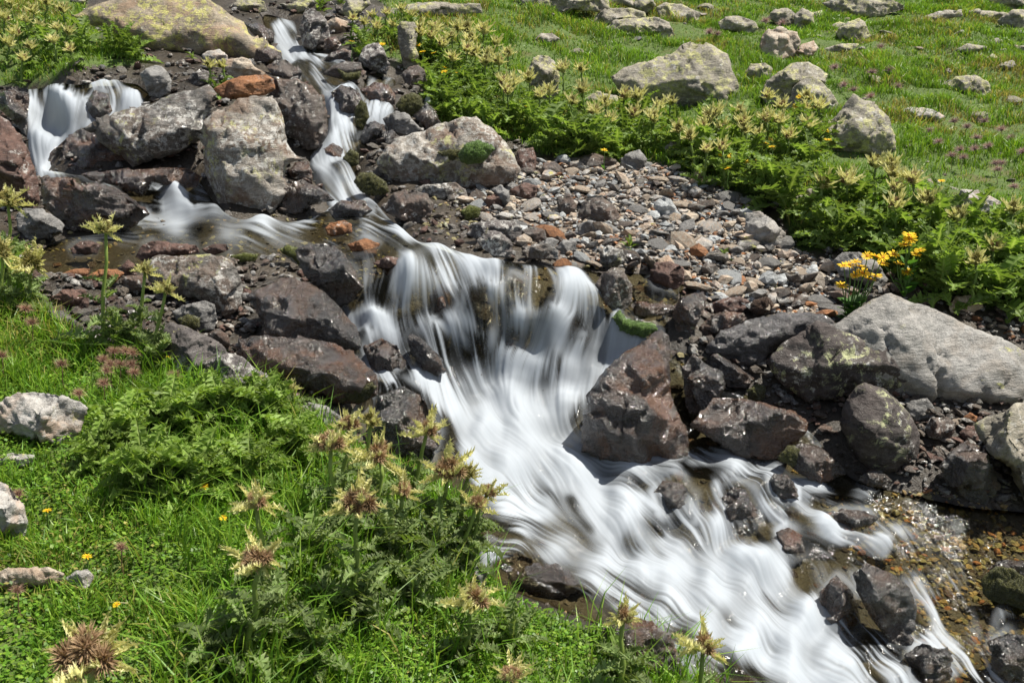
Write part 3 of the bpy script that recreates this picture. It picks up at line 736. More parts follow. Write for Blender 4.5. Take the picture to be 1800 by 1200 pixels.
# --- upper left
RK('huge flat boulder crusted with yellow lichen above the left cascade', [(125,26),(157,8),(200,-4),(250,-14),(350,-12),(385,8),(402,22),(430,37),(440,57),(467,77),(493,87),(495,100),(440,110),(400,99),(360,101),(333,107),(267,107),(233,80),(187,63),(150,42)], 'slab', ridge=[(200,40,.10),(300,20,.06),(280,72,.16),(352,50,.12),(250,84,.12),(400,60,.12),(365,85,.16),(440,85,.12),(330,95,.08)], base=(350,106), dd=.15, **BO)
RK('dark schist slab with pale lichen beside the left waterfall', [(143,227),(165,215),(200,200),(228,190),(253,182),(300,168),(340,158),(367,148),(385,165),(372,188),(365,207),(353,228),(350,241),(320,262),(277,270),(233,287),(215,272),(187,255),(165,237)], 'schist', ridge=[(215,235,.16),(260,205,.05),(310,185,.03),(280,240,.18),(320,225,.15),(345,205,.08),(345,230,.1),(240,262,.13)], base=(260,292), dd=-.05, **BO)
RK('wet black mossy rock in the shade under the schist slab', [(72,297),(85,268),(110,245),(143,226),(175,235),(230,250),(330,250),(352,262),(348,288),(300,297),(200,300)], 'wet', T=.5, dd=.12)
RK('big pale block with yellow lichen left of the middle cascade', [(357,213),(383,193),(417,172),(445,168),(480,167),(490,187),(500,213),(510,253),(533,280),(508,292),(500,320),(493,343),(480,357),(453,361),(400,367),(388,357),(378,333),(360,300),(353,267)], 'lichblock', ridge=[(385,215,.10),(440,190,.04),(385,262,.28),(430,250,.25),(480,245,.12),(400,310,.30),(450,310,.24),(390,345,.2),(372,285,.12),(440,345,.15),(500,280,.06)], **BO)
RK('smooth dark purple slab right of the pale lichen block', [(474,136),(520,138),(547,147),(567,165),(577,200),(575,230),(561,254),(535,254),(518,240),(500,235),(485,200),(470,165)], 'purple', base=(545,262), ridge=[(500,165,.05),(540,170,.12),(552,205,.18),(520,215,.18),(550,235,.12)], **BO)
RK('long orange stone lying on top of the pale lichen block', [(372,157),(400,142),(420,135),(467,131),(481,139),(484,157),(467,166),(417,172),(388,168)], 'rust', base=(430,215), dd=-.06, T=.5, noise=.6, planes=3)
RK('grey angular rock above the left waterfall', [(245,130),(255,121),(270,115),(284,115),(294,127),(302,143),(298,161),(280,170),(262,166),(254,150)], 'grey', T=.5)
RK('small grey rock between the angular rock and the orange stone', [(330,139),(340,127),(357,122),(371,128),(373,147),(355,154),(339,151)], 'spot')
RK('tan rock with brown stains behind the orange stone', [(390,114),(400,104),(425,102),(440,107),(447,118),(462,125),(478,134),(440,138),(420,138),(403,132)], 'tan', base=(425,150))
RK('light grey rock at the foot of the yellow lichen boulder', [(354,98),(365,90),(385,87),(400,97),(401,107),(375,110),(357,108)], 'white')
RK('brown boulder cut by the left edge below the left waterfall', [(-70,215),(-40,200),(0,200),(17,210),(40,240),(57,275),(66,300),(71,322),(72,347),(62,366),(40,360),(0,345),(-70,340)], 'red', T=.5, ridge=[(0,230,.12),(25,270,.25),(40,310,.3),(0,300,.3),(50,340,.15),(-30,270,.25)], **BO)
RK('small grey rock at the left edge beside the clear pool', [(28,376),(40,365),(75,367),(95,380),(113,396),(110,409),(85,416),(50,419),(33,402)], 'grey')
RK('wet dark boulder below the left terrace lip', [(72,312),(120,314),(150,325),(170,322),(200,330),(240,350),(263,376),(235,393),(205,402),(165,402),(115,399),(75,358)], 'wet', T=.55, dd=-.02, **BO)
RK('mossy brown ledge the left terrace water runs over', [(140,306),(180,302),(240,297),(330,293),(357,310),(347,330),(325,332),(268,322),(250,345),(210,332),(170,320)], 'wet', base=(260,345), T=.4)
RK('dark wet rock at the left edge of the left waterfall lip', [(-10,185),(8,150),(50,153),(52,170),(50,190),(47,238),(18,208)], 'black', base=(35,235))
for lab, o, mt, kw in [
 ('grey dark rock rising right of the topmost little fall', [(528,62),(529,38),(532,22),(547,15),(561,20),(572,35),(578,51),(580,66),(566,78),(547,84),(531,78)], 'spot', dict(T=.55)),
 ('dark rock left of the topmost little fall', [(424,40),(457,42),(475,51),(482,61),(480,79),(465,80),(449,66),(438,54)], 'black', {}),
 ('black wet rock below the yellow lichen boulder tip', [(440,84),(470,84),(494,92),(498,106),(470,112),(445,108)], 'black', {}),
 ('brown wet rock right of the topmost fall pool', [(569,69),(590,63),(602,80),(592,87),(569,84)], 'wet', {}),
 ('dark flat rock above the purple slab', [(466,118),(483,107),(503,104),(521,119),(512,140),(486,136)], 'purple', {}),
 ('small upright dark rock beside the upper cascade', [(505,138),(523,115),(531,127),(531,141)], 'black', {}),
 ('smooth rounded purple stone at the upper pool', [(568,130),(585,115),(609,108),(634,111),(639,123),(622,132),(598,137)], 'purple', dict(noise=.5, planes=2)),
 ('brown mossy rock left of the white spotted rock', [(562,108),(582,93),(601,85),(618,90),(619,103),(606,109)], 'wet', {}),
 ('white spotted grey rock under the upper thistles', [(630,108),(638,85),(654,75),(666,75),(676,88),(685,113),(679,128),(662,124),(643,118)], 'spot', dict(T=.5)),
 ('tall narrow slab standing among the upper thistles', [(699,48),(713,39),(729,40),(735,48),(731,80),(737,107),(739,118),(723,122),(709,116),(700,76)], 'meadow', dict(T=.5, base=(722,128))),
 ('dark spotted rock below the tall narrow slab', [(706,129),(718,117),(734,114),(746,123),(749,145),(737,158),(714,150)], 'purple', {}),
 ('rust coloured wet rock right of the middle cascade', [(632,158),(657,143),(683,148),(695,165),(695,183),(670,183),(646,174)], 'wet', dict(T=.5)),
 ('wet glittering rock right of the moss mound', [(726,204),(750,180),(766,196),(776,217),(753,229),(732,221)], 'black', {}),
 ('orange rock under the middle cascade lip', [(580,162),(601,150),(617,152),(633,165),(639,180),(622,202),(590,192)], 'wet', dict(dd=.03, base=(610,215))),
 ('dark angular rock at the foot of the middle cascade', [(632,242),(643,218),(659,212),(676,220),(681,242),(660,254),(634,250)], 'black', dict(T=.55)),
 ('grey wedge rock leaning above the cascade foot', [(673,209),(697,196),(716,199),(740,227),(724,239),(704,243),(686,234)], 'grey', dict(T=.5)),
 ('dark rock in shade under the grey wedge rock', [(664,234),(690,228),(703,241),(707,257),(680,260)], 'black', {}),
 ('big pale boulder holding a green moss cushion', [(663,284),(682,262),(700,242),(740,230),(767,219),(807,206),(838,202),(853,217),(877,230),(891,250),(904,273),(911,297),(900,311),(877,321),(827,323),(787,321),(753,324),(710,328),(677,312)], 'lichblock', dict(ridge=[(760,245,.12),(830,225,.06),(800,265,.2),(870,262,.16),(720,270,.18),(770,295,.26),(690,290,.12),(840,298,.24),(885,290,.14)], **BO)),
 ('dark rock with white specks below the moss boulder', [(669,364),(690,343),(723,331),(753,342),(763,360),(758,378),(733,391),(707,385),(679,374)], 'purple', dict(T=.52)),
 ('long flat grey stone under the moss boulder', [(726,334),(745,325),(800,321),(818,332),(823,346),(800,352),(750,347),(734,343)], 'schist', {}),
 ('red stone in the shallows beside the gravel bar', [(847,361),(855,347),(870,339),(886,345),(893,362),(886,375),(855,375)], 'red', {}),
 ('grey leaning stone behind the red stone', [(862,334),(880,324),(894,335),(898,355),(894,367),(884,360),(870,340)], 'grey', dict(base=(885,372))),
 ('dark red block right of the moss boulder', [(905,276),(910,263),(937,259),(943,275),(941,301),(930,306),(911,310)], 'red', dict(T=.55)),
 ('brown rock in a row under the thistles', [(949,302),(958,287),(975,284),(991,297),(991,312),(965,315)], 'purple', {}),
 ('white crusted rock at the water edge below the gravel', [(818,412),(840,392),(870,387),(906,389),(919,400),(914,424),(900,428),(850,425)], 'spot', {}),
 ('pale lower rock dipping into the lip of the main fall', [(838,422),(855,404),(880,407),(902,430),(899,452),(868,450),(847,434)], 'spot', dict(dd=-.05)),
 ('dark stone lying in the water at the gravel edge', [(917,442),(935,429),(960,428),(982,440),(982,454),(925,454)], 'schist', {}),
 ('dark stone beside the trickle at the gravel edge', [(974,438),(990,421),(1011,424),(1015,438),(990,449)], 'grey', {}),
 ('dark wet rock left of the cascade foot', [(506,302),(520,286),(541,284),(548,300),(549,317),(520,320)], 'wet', {}),
 ('flat black rock between the lichen block and the pool', [(494,330),(533,316),(567,332),(588,352),(547,360),(520,373),(496,370)], 'black', {}),
 ('yellow brown stone breaking the pool surface', [(571,401),(580,391),(605,387),(619,395),(618,409),(590,414),(575,412)], 'rust', dict(T=.5)),
 ('dark stone in the gravel above the main fall lip', [(912,405),(935,398),(958,404),(962,420),(940,428),(918,422)], 'purple', {}),
]:
    kw = dict(kw); RK(lab, o, mt, **kw)
# --- left bank
for lab, o, mt, kw in [
 ('grey topped block with a dark front below the clear pool', [(257,464),(277,448),(333,450),(367,446),(390,449),(411,460),(421,483),(428,510),(424,531),(400,545),(383,542),(353,525),(320,519),(283,512),(257,489)], 'schist', dict(ridge=[(275,476,.1),(320,482,.12),(350,480,.13),(400,485,.13),(330,462,.03),(390,462,.03),(300,500,.16),(360,508,.2),(400,520,.18),(412,500,.13)], **BO)),
 ('dark rock with thin trickles running down its face', [(432,518),(467,500),(493,487),(520,489),(567,510),(600,540),(625,570),(634,602),(590,610),(533,603),(500,597),(467,593),(461,563),(442,540)], 'black', dict(ridge=[(470,515,.05),(520,505,.05),(475,560,.14),(530,560,.2),(580,560,.2),(600,590,.18),(560,530,.12),(500,585,.16)], **BO)),
 ('long glistening dark slab left of the main fall', [(405,606),(440,591),(500,588),(540,597),(590,605),(640,638),(662,660),(667,692),(630,703),(590,703),(560,683),(520,683),(480,663),(450,648),(428,632)], 'wet', dict(ridge=[(450,612,.06),(520,610,.07),(600,630,.1),(500,645,.17),(570,655,.2),(620,670,.2),(590,690,.13)], **BO)),
 ('dark overhanging rock where the pool spills over', [(518,441),(545,428),(580,426),(606,445),(631,480),(637,502),(617,524),(590,534),(560,509),(534,484)], 'black', dict(T=.5, base=(590,540))),
 ('small dark rock wedged under the grey topped block', [(303,547),(320,535),(360,529),(377,535),(382,562),(376,578),(340,579),(313,567)], 'grey', {}),
 ('dark boulder with white lichen patches above the thistle leaves', [(273,586),(300,568),(330,574),(365,589),(395,610),(407,627),(400,645),(375,640),(340,652),(328,668),(305,645),(288,612)], 'spot', dict(T=.5)),
 ('rounded grey rock at the back of the thistle clump', [(345,657),(365,635),(403,621),(426,627),(447,645),(482,670),(500,692),(460,705),(420,700),(368,684)], 'spot', {}),
 ('small purple rock above the rounded grey rock', [(364,587),(385,576),(401,589),(406,617),(385,613)], 'purple', {}),
 ('red brown stone lying along the pool rim', [(236,452),(250,430),(270,423),(300,427),(346,430),(352,445),(320,451),(275,450),(257,460)], 'red', {}),
 ('small dark red stone on the pool rim left of the thistle stalk', [(123,437),(140,425),(160,424),(176,430),(171,446),(130,449)], 'red', {}),
 ('low dark red stone on the pool rim right end', [(354,438),(375,429),(398,429),(404,440),(370,449)], 'red', {}),
 ('flat orange stone left of the thistle stalk', [(103,482),(130,472),(161,472),(151,487),(115,489)], 'rust', {}),
 ('flat orange stone right of the thistle stalk', [(148,486),(175,474),(205,472),(219,480),(196,502),(175,507),(154,497)], 'rust', {}),
 ('small upright rust stone before the grey topped block', [(213,468),(225,456),(237,464),(240,482),(221,484)], 'red', {}),
 ('small black stone beside the flat orange stones', [(213,492),(225,483),(250,484),(257,506),(240,517),(219,507)], 'purple', {}),
 ('brown rock at the grass edge below the orange stones', [(83,527),(110,509),(150,509),(157,525),(152,549),(115,547)], 'red', {}),
 ('round dark rock half sunk in the left grass edge', [(78,547),(110,545),(136,565),(140,582),(115,580),(83,569)], 'spot', {}),
 ('pale striped slab lying in the left grass', [(-25,735),(7,703),(30,688),(67,689),(100,692),(140,706),(154,717),(149,741),(140,759),(110,784),(93,781),(50,767),(17,763),(-25,757)], 'white', dict(T=.4, **BO)),
 ('white rock cut by the left edge lower in the grass', [(-60,850),(0,847),(20,854),(40,884),(49,915),(46,942),(20,952),(-60,950)], 'white', dict(T=.5)),
 ('flat pinkish stone flush with the grass at the left edge', [(-30,1012),(15,999),(55,999),(85,995),(112,1008),(110,1022),(60,1030),(0,1034),(-30,1030)], 'tan', dict(T=.25)),
 ('small pinkish white stone beside the flat pinkish one', [(116,1016),(135,1001),(155,999),(166,1012),(157,1032),(140,1038)], 'white', {}),
 ('grey rock showing between the thistle clump and the fall', [(520,724),(545,706),(575,714),(601,732),(608,757),(570,762),(528,752)], 'grey', {}),
 ('thin pale stone in the grass above the white rock', [(-20,806),(20,795),(60,800),(62,812),(15,828)], 'white', dict(T=.25)),
 ('small light rock at the grass edge by the lower stream', [(822,1012),(838,994),(856,1009),(853,1037),(829,1040)], 'grey', {}),
 ('wet brown rock under clear water at the lower grass edge', [(828,990),(870,966),(930,974),(1000,1000),(1042,1040),(1064,1085),(1000,1095),(940,1068),(878,1035)], 'wet', dict(T=.3, dd=.1, base=(960,1040))),
 ('dark mossy rock at the bottom between grass and stream', [(1058,1105),(1100,1079),(1150,1094),(1182,1120),(1205,1185),(1100,1190)], 'wet', dict(T=.4, dd=.03)),
 # --- centre and right
 ('pointed triangular boulder standing in the main fall', [(1025,694),(1067,647),(1100,616),(1120,609),(1133,599),(1150,581),(1163,576),(1178,589),(1182,613),(1179,653),(1182,693),(1199,727),(1211,760),(1215,794),(1180,812),(1120,809),(1060,789),(1028,781),(1031,750)], 'wet', dict(ridge=[(1120,625,.05),(1152,600,.05),(1128,668,.22),(1160,650,.18),(1098,720,.28),(1145,720,.34),(1180,740,.2),(1080,750,.22),(1130,775,.25),(1185,790,.1),(1060,690,.12)], **BO)),
 ('dark thin rock parting the left strand of the main fall', [(712,594),(723,584),(740,592),(760,613),(777,632),(782,649),(767,661),(743,664),(739,641),(721,621)], 'black', dict(T=.5)),
 ('dark grey rock at the right end of the main fall lip', [(1046,501),(1060,477),(1080,469),(1098,480),(1112,500),(1112,529),(1093,547),(1073,540),(1056,522)], 'purple', dict(T=.55)),
 ('red brown block beside the side trickle', [(1136,493),(1154,463),(1178,460),(1200,472),(1203,498),(1186,506),(1150,506)], 'red', dict(T=.55)),
 ('leaning dark red rock below the gravel bar', [(1184,536),(1209,518),(1237,512),(1242,523),(1234,552),(1213,585),(1189,585),(1181,555)], 'wet', dict(T=.5)),
 ('flat wet brown slab crossed by the side trickle', [(1098,540),(1116,530),(1162,532),(1188,538),(1180,552),(1123,560)], 'wet', {}),
 ('reddish flat stone at the lower gravel edge', [(1238,537),(1270,525),(1300,521),(1317,530),(1306,547),(1270,551),(1246,547)], 'red', {}),
 ('dark slanting slab under the reddish flat stone', [(1230,575),(1250,552),(1290,546),(1310,550),(1302,567),(1260,594),(1233,594)], 'wet', {}),
 ('black and grey slab below the gravel bar', [(1243,608),(1267,586),(1310,566),(1360,552),(1400,549),(1447,549),(1468,562),(1474,580),(1417,586),(1380,602),(1350,622),(1340,641),(1300,637),(1249,623)], 'wetgrey', dict(ridge=[(1300,585,.04),(1380,562,.03),(1440,560,.03),(1310,610,.13),(1370,585,.12),(1280,610,.08)], **BO)),
 ('brown boulder spattered with pale yellow lichen', [(1348,634),(1373,603),(1407,581),(1447,574),(1487,586),(1520,597),(1587,589),(1604,600),(1625,617),(1632,637),(1622,669),(1600,684),(1550,687),(1507,681),(1467,697),(1417,697),(1366,666)], 'lichdark', dict(ridge=[(1400,610,.05),(1450,590,.04),(1500,605,.07),(1590,605,.05),(1400,650,.14),(1470,640,.18),(1540,640,.18),(1600,650,.12),(1450,680,.1)], base=(1480,712), **BO)),
 ('largest pale grey boulder on the right bank', [(1462,577),(1500,547),(1533,523),(1567,512),(1600,526),(1643,540),(1677,556),(1700,570),(1750,592),(1783,607),(1810,625),(1860,665),(1850,715),(1780,724),(1720,726),(1647,724),(1620,705),(1560,700),(1510,660),(1480,620)], 'pale', dict(ridge=[(1530,560,.08),(1570,535,.05),(1600,590,.14),(1680,590,.06),(1660,640,.17),(1740,640,.1),(1700,690,.18),(1800,670,.1),(1640,690,.16),(1560,640,.14),(1780,700,.1)], base=(1660,724), dd=.1, noise=.55, **BO)),
 ('rounded dark brown rock with pale round lichen spots', [(1477,722),(1487,700),(1507,679),(1520,672),(1553,682),(1577,702),(1600,726),(1614,747),(1619,765),(1614,802),(1580,824),(1540,826),(1509,803),(1489,772),(1476,746)], 'lichdark', dict(T=.55, noise=.6, ridge=[(1525,695,.12),(1560,715,.2),(1585,760,.25),(1535,760,.35),(1500,730,.2),(1560,800,.2)], **BO)),
 ('smooth wet brown boulder right of the triangular boulder', [(1213,746),(1237,720),(1253,699),(1287,697),(1327,706),(1367,717),(1400,724),(1422,742),(1415,762),(1393,790),(1380,804),(1340,804),(1300,799),(1248,770)], 'wet', dict(T=.5, noise=.6, **BO)),
 ('black wet rock behind the smooth brown boulder', [(1198,646),(1220,624),(1240,639),(1271,654),(1274,682),(1256,708),(1235,730),(1214,738),(1203,702)], 'black', dict(T=.5)),
 ('jagged wet rock in the side trickle', [(1238,632),(1260,624),(1290,639),(1311,654),(1327,665),(1312,678),(1280,679),(1263,657)], 'black', {}),
 ('small yellow mossy stone behind the wet brown boulder', [(1313,687),(1330,674),(1346,679),(1345,702),(1316,705)], 'mossdark', {}),
 ('small grey stone at the foot of the largest pale boulder', [(1588,722),(1600,704),(1630,699),(1647,720),(1642,734),(1608,738)], 'grey', {}),
 ('round dark stone below the largest pale boulder', [(1623,752),(1635,734),(1660,731),(1682,742),(1677,760),(1660,775),(1633,768)], 'purple', {}),
 ('small orange stone under the largest pale boulder', [(1688,737),(1705,724),(1722,734),(1717,742),(1692,745)], 'rust', {}),
 ('small brown block left of the right edge boulder', [(1686,760),(1700,747),(1718,748),(1724,776),(1698,780)], 'red', {}),
 ('pale lichen boulder cut by the right edge', [(1713,746),(1740,729),(1780,709),(1830,698),(1880,760),(1875,880),(1830,890),(1800,868),(1768,815),(1738,794)], 'meadow', dict(T=.5, **BO)),
 ('black angular rock by the shallow golden pool', [(1655,822),(1670,794),(1700,774),(1726,784),(1747,815),(1753,852),(1735,880),(1700,875),(1663,849)], 'black', dict(T=.55)),
 ('wet grey boulder splitting the lower stream', [(1343,852),(1360,831),(1385,834),(1402,860),(1402,882),(1380,889),(1353,873)], 'black', {}),
 ('low black rock breaking the surface of the shallow pool', [(1461,903),(1483,894),(1520,899),(1545,910),(1529,923),(1493,929),(1471,920)], 'black', {}),
 ('glossy black boulder in the lower right current', [(1498,1008),(1520,986),(1550,999),(1577,1012),(1598,1032),(1612,1067),(1612,1102),(1597,1127),(1577,1134),(1548,1103),(1525,1070),(1505,1036)], 'black', dict(T=.5, **BO)),
 ('small dark stone at the head of the shallow pool', [(1508,842),(1525,827),(1550,827),(1569,845),(1562,857),(1530,855)], 'black', {}),
 ('red brown mossy rock at the mouth of the side trickle', [(1377,805),(1400,779),(1440,784),(1476,810),(1488,832),(1450,845),(1408,834)], 'wet', {}),
 ('dark mossy boulder at the lower right edge', [(1725,1017),(1750,996),(1775,999),(1812,1014),(1850,1060),(1790,1075),(1748,1064),(1728,1042)], 'mossdark', dict(T=.26)),
 ('dark rock behind the mossy boulder at the right edge', [(1735,1000),(1760,982),(1800,985),(1830,1005),(1800,1020)], 'black', {}),
 # gravel bar, larger ones
 ('large purple grey stone in the middle of the gravel bar', [(1015,376),(1030,349),(1060,344),(1080,364),(1097,390),(1060,393),(1018,388)], 'purple', {}),
 ('large pale stone at the right end of the gravel bar', [(1308,374),(1335,371),(1360,389),(1381,410),(1377,432),(1340,435),(1313,422)], 'pale', {}),
 ('bluish grey stone high on the gravel bar', [(1149,356),(1165,344),(1180,349),(1197,379),(1180,388),(1153,380)], 'blue', {}),
 ('long dark grey slab on the gravel bar', [(1013,396),(1035,387),(1075,394),(1092,408),(1050,417),(1018,412)], 'grey', {}),
 ('red brown slab at the upper left of the gravel bar', [(893,337),(920,321),(945,327),(942,347),(908,354)], 'red', {}),
 ('upright grey purple stone on the gravel bar', [(978,346),(1000,339),(1014,360),(1006,382),(984,388)], 'purple', {}),
 ('dark grey stone at the lower edge of the gravel bar', [(1053,441),(1070,432),(1095,439),(1105,459),(1080,469),(1056,462)], 'schist', {}),
 ('grey boulder behind the yellow flowers', [(1463,462),(1480,444),(1510,442),(1541,460),(1562,491),(1546,508),(1510,494),(1473,484)], 'grey', {}),
 ('brown rock at the foot of the right hand plants', [(1666,538),(1680,521),(1720,518),(1729,540),(1700,554),(1673,551)], 'tan', {}),
 ('dark rock in shade under the thistles above the gravel', [(1090,288),(1100,270),(1125,263),(1138,280),(1130,298),(1105,300)], 'grey', {}),
 ('shaded dark rock beside the dark red block', [(990,300),(1000,278),(1045,270),(1085,280),(1080,298),(1030,303)], 'purple', dict(dd=.05)),
]:
    RK(lab, o, mt, **dict(kw))
for lab, o, mt, kw in [
 ('wet black rock showing through the middle of the main fall', [(815,520),(835,495),(860,520),(872,580),(862,640),(830,650),(812,590)], 'black', dict(dd=.07)),
 ('wet dark rock behind the thin strand right of the main fall middle', [(885,520),(900,490),(925,500),(930,560),(915,610),(890,600)], 'black', dict(dd=.05)),
 ('wet brown rock behind the left curtain of the main fall', [(755,520),(775,495),(800,505),(805,560),(790,590),(762,575)], 'wet', dict(dd=.05)),
 ('brown rock under the right curtain of the main fall', [(970,520),(1000,505),(1030,520),(1045,570),(1010,600),(975,580)], 'wet', dict(dd=.075)),
 ('brown rock the thin left strands run over', [(640,610),(670,595),(700,605),(712,640),(690,668),(655,655)], 'wet', dict(dd=.03)),
 ('rounded black rock wrapped by the lower left curtain', [(640,740),(665,695),(710,680),(750,700),(775,760),(760,810),(700,820),(650,790)], 'black', dict(dd=.07)),
 ('dark rock in the water right of the foaming centre', [(1145,870),(1165,845),(1200,850),(1225,880),(1222,925),(1190,930),(1155,905)], 'black', dict(dd=.085)),
 ('dark rock under the small double fall on the right', [(1265,880),(1285,855),(1310,860),(1335,900),(1330,950),(1290,955)], 'black', dict(dd=.085)),
 ('mossy dark rock beside the small double fall', [(1365,935),(1385,925),(1410,940),(1418,975),(1395,990),(1370,970)], 'wet', dict(dd=.05)),
 ('brown rock under the clear fan at the lower right', [(1440,1040),(1470,1010),(1500,1040),(1515,1100),(1490,1140),(1455,1110)], 'wet', dict(dd=.09)),
 ('dark rock at the bottom right corner of the stream', [(1740,1130),(1770,1110),(1815,1120),(1830,1180),(1780,1210),(1745,1185)], 'black', dict(dd=.03)),
 ('dark rock in the last ripples at the bottom edge', [(1590,1150),(1620,1128),(1660,1140),(1680,1185),(1640,1215),(1600,1200)], 'black', dict(dd=.04)),
 ('dark rock splitting the little left fall', [(150,185),(165,160),(190,165),(198,195),(180,212),(158,208)], 'wet', dict(dd=.02)),
 ('mossy rock in the lower part of the upper cascade', [(568,262),(585,252),(603,262),(600,285),(580,288)], 'wet', dict(dd=.03)),
 ('dark rock parting the foot of the upper cascade', [(575,368),(600,352),(640,352),(655,370),(630,385),(590,385)], 'black', dict(dd=.01)),
 ('brown slab in the pool above the main fall', [(655,462),(680,450),(710,455),(712,475),(680,482)], 'red', dict(dd=.03)),
 ('orange brown stone under the clear sheet left of the main fall', [(610,430),(640,418),(668,428),(660,446),(625,450)], 'rust', dict(dd=.05)),
]:
    RK(lab, o, mt, **dict(kw))
